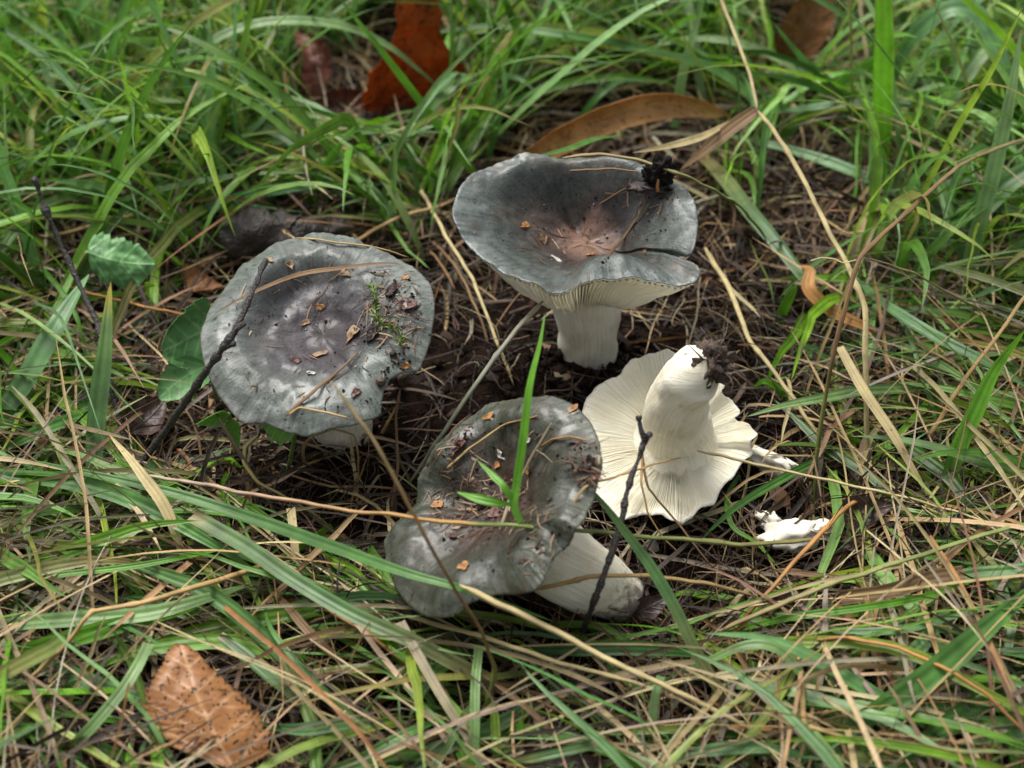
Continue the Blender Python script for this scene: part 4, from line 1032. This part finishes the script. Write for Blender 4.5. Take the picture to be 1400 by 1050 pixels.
BITS = [
 ('bud_scale', 'orange scale deepest left in the funnel of the standing cap', 717, 309, 20, 10, .9, M_ORANGE),
 ('pale_chip', 'pale chip in the funnel just right of the orange scale', 741, 328, 15, 17, .4, M_TANBIT),
 ('wood_chip', 'whitish splinter at the bottom of the standing cap funnel', 760, 355, 20, 7, -.6, M_PALEBIT),
 ('bud_scale', 'orange scale at the centre bottom of the standing cap', 808, 349, 15, 9, .2, M_ORANGE),
 ('bud_scale', 'tiny yellow orange grain on the right of the standing cap', 882, 343, 9, 10, .2, M_ORANGE),
 ('wood_chip', 'tan crumb stuck on the left rim of the standing cap', 616, 299, 20, 14, .2, M_TANBIT),
 ('bud_scale', 'tan scale on the upper left edge of the left cap', 368, 357, 12, 11, .3, M_TANBIT),
 ('bud_scale', 'tan heart-shaped scale near the far rim of the left cap', 396, 363, 15, 14, .2, M_TANBIT),
 ('bud_scale', 'pale tan scale beside the dry blade on the left cap', 472, 375, 14, 15, .6, M_TANBIT),
 ('bud_scale', 'yellow scale at the middle of the left cap', 437, 420, 15, 9, 0., M_ORANGE),
 ('bud_scale', 'orange scale among the rubble on the right of the left cap', 555, 381, 15, 11, .1, M_ORANGE),
 ('wood_chip', 'pale tan bark chip right of the middle of the left cap', 482, 458, 32, 18, .9, M_TANBIT),
 ('wood_chip', 'tan bark chip below the middle of the left cap', 437, 485, 24, 9, .5, M_TANBIT),
 ('wood_chip', 'pale flake on the front half of the left cap', 425, 511, 14, 8, 0., M_PALEBIT),
 ('bud_scale', 'dark red bud left of the tan chip on the left cap', 404, 494, 18, 12, -.2, M_REDBIT),
 ('bud_scale', 'star-shaped reddish bit on the front right of the left cap', 487, 538, 17, 12, .8, M_REDBIT),
 ('bud_scale', 'orange bit at the right rim of the left cap', 556, 499, 13, 11, .1, M_ORANGE),
 ('wood_chip', 'dark patch of bark rubble on the right of the left cap', 538, 400, 30, 30, .3, M_DARKBIT),
 ('wood_chip', 'brown crumb cluster below the moss sprig', 512, 455, 32, 22, .8, M_DARKBIT),
 ('wood_chip', 'reddish bark flake beside the right rim of the left cap', 556, 418, 26, 30, .2, M_REDBIT),
 ('wood_chip', 'dark crumb line at the right edge of the left cap', 540, 488, 12, 22, .2, M_DARKBIT),
 ('wood_chip', 'small tan crumb near the crease of the left cap', 417, 442, 18, 8, .9, M_TANBIT),
 ('bud_scale', 'curled orange scale on the left of the front cap', 597, 692, 21, 15, .7, M_ORANGE),
 ('bud_scale', 'orange scale behind the shoot on the front cap', 723, 643, 14, 14, .9, M_ORANGE),
 ('bud_scale', 'bright orange scale left of the shoot on the front cap', 680, 636, 12, 10, .3, M_ORANGE),
 ('bud_scale', 'tan orange scale low on the front cap', 634, 776, 18, 15, .2, M_ORANGE),
 ('wood_chip', 'orange bark flake on the far left rim of the front cap', 668, 570, 22, 9, .3, M_ORANGE),
 ('bud_scale', 'orange stain-like flake at the far right rim of the front cap', 783, 560, 16, 10, .7, M_ORANGE),
 ('wood_chip', 'dark leaf shred under the dry fibre on the front cap', 783, 605, 24, 12, .1, M_DARKBIT),
 ('wood_chip', 'dark leaf shred at the right edge of the front cap', 803, 635, 34, 18, .7, M_DARKBIT),
 ('wood_chip', 'red brown shred below the dark shred at the right edge of the front cap', 812, 650, 24, 12, -.3, M_REDBIT),
 ('wood_chip', 'brown chip at the middle of the front cap beside the long stem', 676, 703, 22, 18, .6, M_REDBIT),
 ('wood_chip', 'dark chip left of the middle of the front cap', 655, 692, 26, 9, .1, M_DARKBIT),
 ('wood_chip', 'dark red chip under the long stem on the front cap', 618, 734, 14, 12, .2, M_REDBIT),
 ('wood_chip', 'small dark chip on the right part of the front cap', 752, 683, 12, 8, .5, M_DARKBIT),
 ('wood_chip', 'pale crumb behind the shoot on the front cap', 722, 603, 15, 12, .2, M_PALEBIT),
 ('wood_chip', 'white splinter left of the shoot on the front cap', 686, 622, 7, 18, .1, M_PALEBIT),
 ('wood_chip', 'whitish splinter across the middle of the front cap', 640, 698, 36, 6, .25, M_TANBIT),
 ('wood_chip', 'brown bark strip on the far left slope of the front cap', 627, 612, 14, 44, -.6, M_REDBIT),
 ('bud_scale', 'dark red blob on the orange leaf', 256, 963, 18, 17, .3, M_REDBIT),
 ('wood_chip', 'black crumb just above the red blob on the orange leaf', 260, 947, 8, 13, .2, M_DARKBIT),
 ('wood_chip', 'red brown bit on the end of the fallen white stem', 850, 775, 20, 18, .4, M_REDBIT),
]
for b in BITS:
    scale_bit(b[0], b[1], 'debris', b[2], b[3], b[4], b[5], b[6], b[7], OB)

# black cone on the standing cap
p0, n0 = hit(900, 256)
con = thing('seed_cone', 'black shrivelled seed cone sitting on the far right of the standing cap', 'cone', p0)
V, F = blob(p0 + np.array([0, .05, .5]), .5, 4, .7, 2.4, (.95, .8, 1.15))
mk('cone_body', V, F, M_CONE, con)
V, F, _ = tube(curve([p0 + [-.05, -.45, .1], p0 + [-.07, -.40, .35], p0 + [-.05, -.3, .5]], 8), np.linspace(.07, .05, 8), 7)
mk('cone_stalk', V, F, M_ORANGE, con)
V, F = blob(p0 + np.array([-.35, -.15, .1]), .55, 3, .9, 1.8, (1.2, .6, .16))
mk('husk', V, F, M_DARKBIT, con)

# moss sprig on the left cap
def moss(label, pts, L, nleaf):
    pp = curve([at(px, py, .12j) for px, py in pts], 24)
    Vs, Fs = [], []
    v, f, _ = tube(pp, np.full(24, .025), 5); Fs += [tuple(q) for q in f]; Vs += list(v)
    for i in range(nleaf):
        c = pp[random.randrange(24)]
        d = nrm(rng.normal(0, 1, 3) + np.array([0, 0, .6]))
        s = nrm(np.cross(d, rng.normal(0, 1, 3))) * .028
        l = L * random.uniform(.6, 1.2)
        o = len(Vs); Vs += [c - s * .6, c + d * l * .5 - s, c + d * l, c + d * l * .5 + s, c + s * .6]; Fs += [(o, o + 1, o + 3, o + 4), (o + 1, o + 2, o + 3)]
    return tag(mk('moss_sprig', Vs, Fs, M_MOSS), label, 'moss', 'moss')
moss('yellow green moss sprig lying on the right part of the left cap', [(508, 388), (513, 410), (514, 432), (524, 445), (545, 455), (548, 472)], .26, 170)

# soil crumbs lying on the caps (too small to count)
Vs, Fs = [], []
def crumb(c, r):
    global Vs, Fs
    o = len(Vs)
    q = rng.normal(0, 1, (6, 3)) * .25
    base = np.array([[1, 0, 0], [-1, 0, 0], [0, 1, 0], [0, -1, 0], [0, 0, .8], [0, 0, -.8]]) + q
    Vs += list(np.asarray(c) + base * r)
    Fs += [(o, o + 2, o + 4), (o + 2, o + 1, o + 4), (o + 1, o + 3, o + 4), (o + 3, o, o + 4), (o + 2, o, o + 5), (o + 1, o + 2, o + 5), (o + 3, o + 1, o + 5), (o, o + 3, o + 5)]
for (cx, cy, rx, ry, k) in ((440, 460, 140, 115, 80), (690, 680, 110, 110, 110), (790, 310, 130, 60, 45), (530, 430, 45, 65, 130), (800, 635, 30, 30, 60), (900, 262, 40, 20, 30), (660, 690, 60, 35, 60), (545, 505, 25, 15, 40), (855, 815, 20, 22, 70), (803, 505, 42, 8, 60)):
    for i in range(k):
        a = random.uniform(0, 6.28); r = math.sqrt(random.random())
        p, n = hit(cx + rx * r * math.cos(a), cy + ry * r * math.sin(a))
        crumb(p + n * .03, random.choice([.015, .02, .02, .03, .03, .04, .06]))
o = mk('cap_crumbs', Vs, np.array(Fs), M_CRUMB, smooth=False)
tag(o, 'dark soil crumbs sprinkled over the mushroom caps', 'crumbs', kind='stuff')

# brown shreds and fibres stuck to the caps (too small to count)
Vs, Fs, Cs = [], [], []
SH = [(.07, .04, .025), (.12, .07, .04), (.04, .022, .016), (.22, .14, .08), (.10, .04, .025), (.30, .22, .14)]
for (cx, cy, rx, ry, k) in ((535, 425, 42, 60, 120), (440, 455, 130, 105, 60), (660, 695, 75, 45, 120), (690, 660, 110, 110, 60), (800, 635, 28, 32, 60), (740, 745, 45, 50, 45), (625, 620, 30, 45, 40), (765, 330, 60, 30, 30), (885, 270, 45, 25, 30)):
    for i in range(k):
        a = random.uniform(0, 6.28); q = math.sqrt(random.random())
        px, py = cx + rx * q * math.cos(a), cy + ry * q * math.sin(a)
        p, nn = hit(px, py)
        X, Y, Z = frame(nn, random.uniform(0, 6.3))
        L = random.choice([.06, .1, .15, .2, .3, .5]) * random.uniform(.7, 1.3)
        w = random.uniform(.012, .035) if L > .14 else random.uniform(.02, .06)
        k1, k2 = random.uniform(-.3, .3) * L, random.uniform(0, .12) * L
        o = len(Vs)
        for f in (-1, -.33, .33, 1):
            c = p + X * L * f + Y * k1 * (f * f) + Z * (.02 + k2 * (1 - f * f))
            ww = w * (1 - .6 * abs(f))
            Vs += [c - Y * ww, c + Z * ww * .5, c + Y * ww]
        for j in range(3):
            b = o + 3 * j
            Fs += [(b, b + 3, b + 4, b + 1), (b + 1, b + 4, b + 5, b + 2)]
        Cs += [np.array(random.choice(SH)) * random.uniform(.7, 1.3)] * 12
o = mk('cap_shreds', Vs, np.array(Fs), M_DRY, attrs={'Col': np.array(Cs), 'bu': np.zeros(len(Vs))})
tag(o, 'fine brown shreds and fibres stuck to the damp caps', 'shreds', kind='stuff')

# ------------------------------------------------------------------ grass, straw and litter that nobody could count
def in_px(P, shapes):
    x, y = proj(P)
    m = np.zeros(x.shape, bool)
    for cx, cy, rx, ry in shapes:
        m |= ((x - cx) / rx) ** 2 + ((y - cy) / ry) ** 2 < 1
    return m
CAPS = [(787, 315, 185, 125), (800, 430, 75, 85), (435, 460, 172, 150), (690, 690, 175, 150), (915, 600, 135, 130), (820, 790, 90, 60), (1075, 735, 50, 30)]
HOLLOW = [(975, 440, 75, 110), (610, 560, 110, 120), (700, 480, 120, 100), (1010, 720, 130, 90), (480, 640, 150, 60), (860, 500, 180, 80), (640, 430, 60, 120)]
FEAT = [(290, 960, 75, 80), (550, 75, 60, 75), (245, 590, 55, 40), (860, 165, 135, 45), (470, 110, 70, 45), (1095, 40, 45, 55), (395, 328, 95, 24), (85, 330, 18, 80), (165, 357, 50, 35), (250, 470, 42, 65), (1110, 260, 60, 90)]

def grow(n, x, y, L, e0, drop, az, m, floor, wander=.10):
    """polylines of n blades growing from (x,y): length L, start elevation e0, bending down by drop"""
    P = np.zeros((n, m, 3))
    P[:, 0, 0] = x; P[:, 0, 1] = y; P[:, 0, 2] = zg(x, y) + .05
    ds = L / (m - 1)
    daz = rng.normal(0, wander, (n, m)).cumsum(1)
    for k in range(1, m):
        s = k / (m - 1)
        e = e0 - drop * s ** 1.3
        a = az + daz[:, k]
        P[:, k, 0] = P[:, k - 1, 0] + ds * np.cos(e) * np.cos(a)
        P[:, k, 1] = P[:, k - 1, 1] + ds * np.cos(e) * np.sin(a)
        P[:, k, 2] = P[:, k - 1, 2] + ds * np.sin(e)
        fl = zg(P[:, k, 0], P[:, k, 1]) + floor
        P[:, k, 2] = np.where(P[:, k, 2] < fl, fl + .15 * (P[:, k, 2] - fl).clip(-.6, 0), P[:, k, 2])
    return P

def mass(name, label, cat, P, W, roll, c0, c1, mat, fold=.3, taper='blade'):
    n, m = P.shape[:2]
    T = nrm(np.gradient(P, axis=1))
    side = nrm(np.cross(T, np.array([0, 0, 1.0]) + np.zeros_like(T)) + 1e-4)
    N = np.cross(side, T)
    v = np.linspace(0, 1, m)
    rl = roll[:, None] * (1 + .6 * v)[None, :]
    S = side * np.cos(rl)[..., None] + N * np.sin(rl)[..., None]
    N2 = N * np.cos(rl)[..., None] - side * np.sin(rl)[..., None]
    if taper == 'blade': f = np.clip((1 - v) * 2.3, 0, 1) ** .75 * np.clip(.6 + v * 2.5, 0, 1)
    else: f = np.clip((1 - v) * 5, .15, 1) * np.clip(.3 + v * 5, 0, 1)
    w = W[:, None] * f[None, :] / 2
    us = np.array([-1., 0, 1.])
    V = P[:, :, None, :] + S[:, :, None, :] * (us[None, None, :, None] * w[:, :, None, None]) + N2[:, :, None, :] * (np.abs(us)[None, None, :, None] * w[:, :, None, None] * fold)
    V = V.reshape(-1, 3)
    g0 = gridF(m, 3)
    F = (g0[None] + (np.arange(n) * m * 3)[:, None, None]).reshape(-1, 4)
    C = c0[:, None, :] * (1 - v)[None, :, None] + c1[:, None, :] * v[None, :, None]
    C = np.repeat(C, 3, axis=1).reshape(-1, 3)
    bu = np.tile(us, n * m)
    o = mk(name, V, F, mat, attrs={'Col': C, 'bu': bu}, origin=(0, 0, 0))
    return tag(o, label, cat, kind='stuff')

def pick(cols, n, wts, jit=.16):
    cols = np.array(cols); wts = np.array(wts, float); wts /= wts.sum()
    c = cols[rng.choice(len(cols), n, p=wts)]
    return c * (1 + rng.normal(0, jit, (n, 1))).clip(.5, 1.6) * (1 + rng.normal(0, .06, (n, 3)))

def scatter(n, x0, x1, y0, y1):
    return rng.uniform(x0, x1, n), rng.uniform(y0, y1, n)

def hollow_d(x, y):
    return np.sqrt(((x - .6) / 10.6) ** 2 + ((y + .3) / 9.0) ** 2)

GREENS = [(0.085, 0.207, 0.021), (0.105, 0.228, 0.053), (0.130, 0.292, 0.018), (0.170, 0.307, 0.064), (0.045, 0.122, 0.012), (0.220, 0.318, 0.038), (0.125, 0.249, 0.086), (0.200, 0.318, 0.112)]
# green turf in three bands: dense in and round the picture, thinner farther out
parts = []
for (n, x0, x1, y0, y1, Lr, wr) in ((10500, -27, 27, -22, 44, (3.5, 13), (.07, .50)), (2200, -27, 27, 4, 44, (7, 16), (.10, .5)), (9000, -75, 75, -60, 105, (6, 16), (.18, .6))):
    x, y = scatter(n, x0, x1, y0, y1)
    nt_ = n // 11
    own = rng.integers(0, nt_, n)
    tuft = rng.random(n) < .55
    x = np.where(tuft, x[own] + rng.normal(0, .45, n), x); y = np.where(tuft, y[own] + rng.normal(0, .45, n), y)
    taz = rng.uniform(0, 2 * np.pi, n)[own]; thue = rng.normal(1, .12, n)[own]
    d = hollow_d(x, y)
    keep = rng.random(n) < np.clip((d - .80) * 4.0, 0.02, 1)
    if x1 > 30: keep &= (np.abs(x) > 25) | (y < -21) | (y > 42)
    x, y = x[keep], y[keep]; n = len(x)
    az = np.where(tuft[keep], taz[keep] + rng.normal(0, 1.5, n), rng.uniform(0, 2 * np.pi, n))
    front = y < 3
    az = np.where(front & (rng.random(n) < .6), rng.choice([0, np.pi], n) + rng.normal(0, .45, n) - .25, az)
    e0 = np.radians(np.where(front, rng.uniform(5, 34, n), rng.uniform(25, 82, n)))
    drop = np.radians(np.where(front, rng.uniform(20, 80, n), rng.uniform(15, 130, n)))
    L = rng.uniform(*Lr, n) * np.where(front, .8, 1.0)
    W = wr[0] + (wr[1] - wr[0]) * rng.random(n) ** 1.75
    P = grow(n, x, y, L, e0, drop, az, 12, rng.uniform(.2, 1.1, n))
    ok = ~in_px(P, CAPS + HOLLOW).any(1) & (in_px(P, FEAT).mean(1) < .13)
    ok &= (P[:, 0, 1] > -5) | (rng.random(n) < .50)
    ok &= ~((P[:, 0, 0] > 9) & (P[:, 0, 1] > 3) & (P[:, 0, 1] < 30)) | (rng.random(n) < .62)
    ok &= hollow_d(P[..., 0], P[..., 1]).min(1) > .45
    parts.append((P[ok], W[ok]))
P = np.concatenate([p for p, w in parts]); W = np.concatenate([w for p, w in parts]); n = len(P)
c0 = pick(GREENS, n, [3.2, 2.2, 3.4, 2.0, 1.6, 2.0, 1.0, .7]); c1 = c0 * rng.uniform(.95, 1.25, (n, 1))
br = rng.random(n) < .12
c1[br] = pick([(.30, .22, .10), (.26, .20, .06)], br.sum(), [1, 1])
mass('green_grass', 'green grass growing thickly all round the hollow', 'grass', P, W, rng.normal(0, .55, n), c0, c1, M_GREEN)

# dead straw and thatch
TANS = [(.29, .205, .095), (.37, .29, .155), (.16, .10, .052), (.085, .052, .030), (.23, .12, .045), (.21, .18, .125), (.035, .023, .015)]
parts = []
for (n, x0, x1, y0, y1, Lr) in ((16500, -27, 27, -22, 42, (1.5, 7)), (4500, -60, 60, -45, 80, (3, 9))):
    x, y = scatter(n, x0, x1, y0, y1)
    d = hollow_d(x, y)
    keep = rng.random(n) < np.clip(.22 + (d - .50) * 1.9, 0.18, 1)
    x, y = x[keep], y[keep]; n = len(x)
    L = rng.uniform(*Lr, n) * np.clip(hollow_d(x, y), .5, 1)
    P = grow(n, x, y, L, np.radians(rng.uniform(-5, 40, n)), np.radians(rng.uniform(10, 90, n)), rng.uniform(0, 2 * np.pi, n), 8, rng.uniform(.12, 1.0, n) * np.clip(hollow_d(x, y), .35, 1))
    hi = P[..., 2].max(1) > 1.3
    ok = ~(in_px(P, CAPS).any(1) & hi)
    parts.append(P[ok])
P = np.concatenate(parts); n = len(P)
W = .035 + .15 * rng.random(n) ** 2.4
c0 = pick(TANS, n, [1.8, 1.5, 2.5, 3.5, 1, 1, 4.5]); c1 = c0 * rng.uniform(.7, 1.2, (n, 1))  # low layer weighted to dark tans: shade between blades put into the colour
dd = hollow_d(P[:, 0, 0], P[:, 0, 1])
inner_shade = (dd < .62) & (rng.random(n) < .7)
c0[inner_shade] = pick([(.018, .011, .008), (.05, .03, .018), (.20, .135, .07)], inner_shade.sum(), [3, 2, 1.2]); c1[inner_shade] = c0[inner_shade] * .9  # straw inside the hollow recoloured darker, painting in the shade there
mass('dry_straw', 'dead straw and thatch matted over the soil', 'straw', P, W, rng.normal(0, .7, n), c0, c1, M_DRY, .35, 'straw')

# long straws and dead blades over the thatch
n = 3800
x, y = scatter(n, -27, 27, -21, 42)
keep = hollow_d(x, y) > .66
x, y = x[keep], y[keep]; n = len(x)
P = grow(n, x, y, rng.uniform(4, 14, n), np.radians(rng.uniform(5, 32, n)), np.radians(rng.uniform(8, 50, n)), rng.uniform(0, 2 * np.pi, n), 10, rng.uniform(.4, 1.5, n), .035)
ok = ~in_px(P, CAPS + HOLLOW).any(1) & (in_px(P, FEAT).mean(1) < .13)
P = P[ok]; n = len(P)
W = .05 + .13 * rng.random(n) ** 2.6
c0 = pick(TANS, n, [3, 4, 1, .2, 1.2, 2, 0]); c1 = c0 * rng.uniform(.8, 1.1, (n, 1))
mass('long_straw', 'longer pale straws lying loosely through the grass', 'straw', P, W, rng.normal(0, .6, n), c0, c1, M_DRY, .3, 'straw')

# curled root-like fibres in the hollow
n = 3600
x, y = scatter(n, -13, 14, -12, 11)
P = grow(n, x, y, rng.uniform(1, 4, n), np.radians(rng.uniform(0, 70, n)), np.radians(rng.uniform(20, 160, n)), rng.uniform(0, 2 * np.pi, n), 9, rng.uniform(.05, .9, n))
P += np.stack([np.sin(np.linspace(0, 7, 9))[None] * rng.normal(0, .12, (n, 1)), np.cos(np.linspace(0, 6, 9))[None] * rng.normal(0, .12, (n, 1)), np.zeros((n, 9))], -1)
ok = ~(in_px(P, CAPS).any(1) & (P[..., 2].max(1) > .6))
P = P[ok]; n = len(P)
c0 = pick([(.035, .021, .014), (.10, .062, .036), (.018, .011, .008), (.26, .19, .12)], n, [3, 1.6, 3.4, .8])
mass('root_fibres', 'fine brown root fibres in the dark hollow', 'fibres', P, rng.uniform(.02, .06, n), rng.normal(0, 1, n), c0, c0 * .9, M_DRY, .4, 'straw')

# soil crumbs and leaf bits on the ground
n = 7000
x, y = scatter(n, -25, 25, -19, 40)
keep = (hollow_d(x, y) < 1.1) | (rng.random(n) < .35)
x, y = x[keep], y[keep]
for q, rad, k in ((baseA, 1.7, 420), (baseB, 1.6, 300), (CD, 4.6, 500), (endC, 1.5, 260)):
    a = rng.uniform(0, 2 * np.pi, k); dd = rad * (.55 + .75 * rng.random(k))
    x = np.concatenate([x, q[0] + dd * np.cos(a)]); y = np.concatenate([y, q[1] + dd * np.sin(a)])
n = len(x)
r = .05 + .24 * rng.random(n) ** 3
base = np.array([[1, 0, 0], [-1, 0, 0], [0, 1, 0], [0, -1, 0], [0, 0, .8], [0, 0, -.8]])
V = (np.stack([x, y, zg(x, y) + .1 + r * .3], -1)[:, None, :] + (base[None] + rng.normal(0, .25, (n, 6, 3))) * r[:, None, None]).reshape(-1, 3)
f0 = np.array([(0, 2, 4), (2, 1, 4), (1, 3, 4), (3, 0, 4), (2, 0, 5), (1, 2, 5), (3, 1, 5), (0, 3, 5)])
F = (f0[None] + (np.arange(n) * 6)[:, None, None]).reshape(-1, 3)
tag(mk('soil_crumbs', V, F, M_CRUMB, origin=(0, 0, 0), smooth=False), 'loose crumbs of dark soil in and round the hollow', 'soil', kind='stuff')
n = 1500
x, y = scatter(n, -25, 25, -19, 40)
r = .12 + .45 * rng.random(n) ** 2.5
nv = 7
a = np.linspace(0, 2 * np.pi, nv, endpoint=False)[None] + rng.normal(0, .2, (n, nv))
rr = r[:, None] * rng.uniform(.5, 1.15, (n, nv))
tilt = rng.normal(0, .45, (n, 2))
px_, py_ = rr * np.cos(a), rr * np.sin(a) * rng.uniform(.35, 1, (n, 1))
V = np.stack([x[:, None] + px_, y[:, None] + py_, (zg(x, y) + rng.uniform(.12, .55, n))[:, None] + px_ * tilt[:, :1] + py_ * tilt[:, 1:] + rng.normal(0, .03, (n, nv))], -1)
cen = V.mean(1, keepdims=True) + np.array([0, 0, .05])
V = np.concatenate([cen, V], 1).reshape(-1, 3)
f0 = np.array([(0, 1 + k, 1 + (k + 1) % nv) for k in range(nv)])
F = (f0[None] + (np.arange(n) * (nv + 1))[:, None, None]).reshape(-1, 3)
c = np.repeat(pick([(.03, .018, .013), (.06, .033, .022), (.13, .06, .03), (.17, .11, .065), (.018, .012, .010)], n, [3, 3, 1, 1, 3]), nv + 1, axis=0)
tag(mk('leaf_litter', V, F, M_DRY, attrs={'Col': c, 'bu': np.zeros(len(V))}, origin=(0, 0, 0)), 'broken brown leaf bits rotting on the soil', 'litter', kind='stuff')

# water drops on the wet caps and blades
M_WATER, _t, _b, _o = nt('water')
_b.inputs['Base Color'].default_value = (1, 1, 1, 1); _b.inputs['Roughness'].default_value = 0.0
_b.inputs['IOR'].default_value = 1.33; _b.inputs['Transmission Weight'].default_value = 1.0
Vs, Fs = [], []
def drop(c, n, rad):
    X, Y, Z = frame(n, random.uniform(0, 6)); o = len(Vs)
    for i in range(6):
        e = i / 5 * math.pi / 2
        for j in range(10):
            a = j / 10 * 2 * math.pi
            Vs.append(c + (X * math.cos(a) + Y * math.sin(a)) * rad * math.cos(e) * (1 + .1 * math.sin(a * 2 + rad * 90)) + Z * rad * (.7 * math.sin(e) + .03))
    Fs.extend([tuple(q) for q in gridF(6, 10, True, o)])
for (cx, cy, rx, ry, k) in ((675, 345, 35, 40, 9), (715, 372, 25, 12, 5), (800, 330, 110, 70, 12), (430, 430, 100, 80, 16), (700, 640, 90, 90, 18), (500, 545, 40, 30, 5)):
    for i in range(k):
        a = random.uniform(0, 6.28); q = math.sqrt(random.random())
        p, nn = hit(cx + rx * q * math.cos(a), cy + ry * q * math.sin(a))
        drop(p, nn, random.choice([.03, .04, .05, .07]))
o = mk('water_drops', Vs, Fs, M_WATER)
tag(o, 'tiny clear water drops on the mushroom caps', 'water drops', kind='stuff')
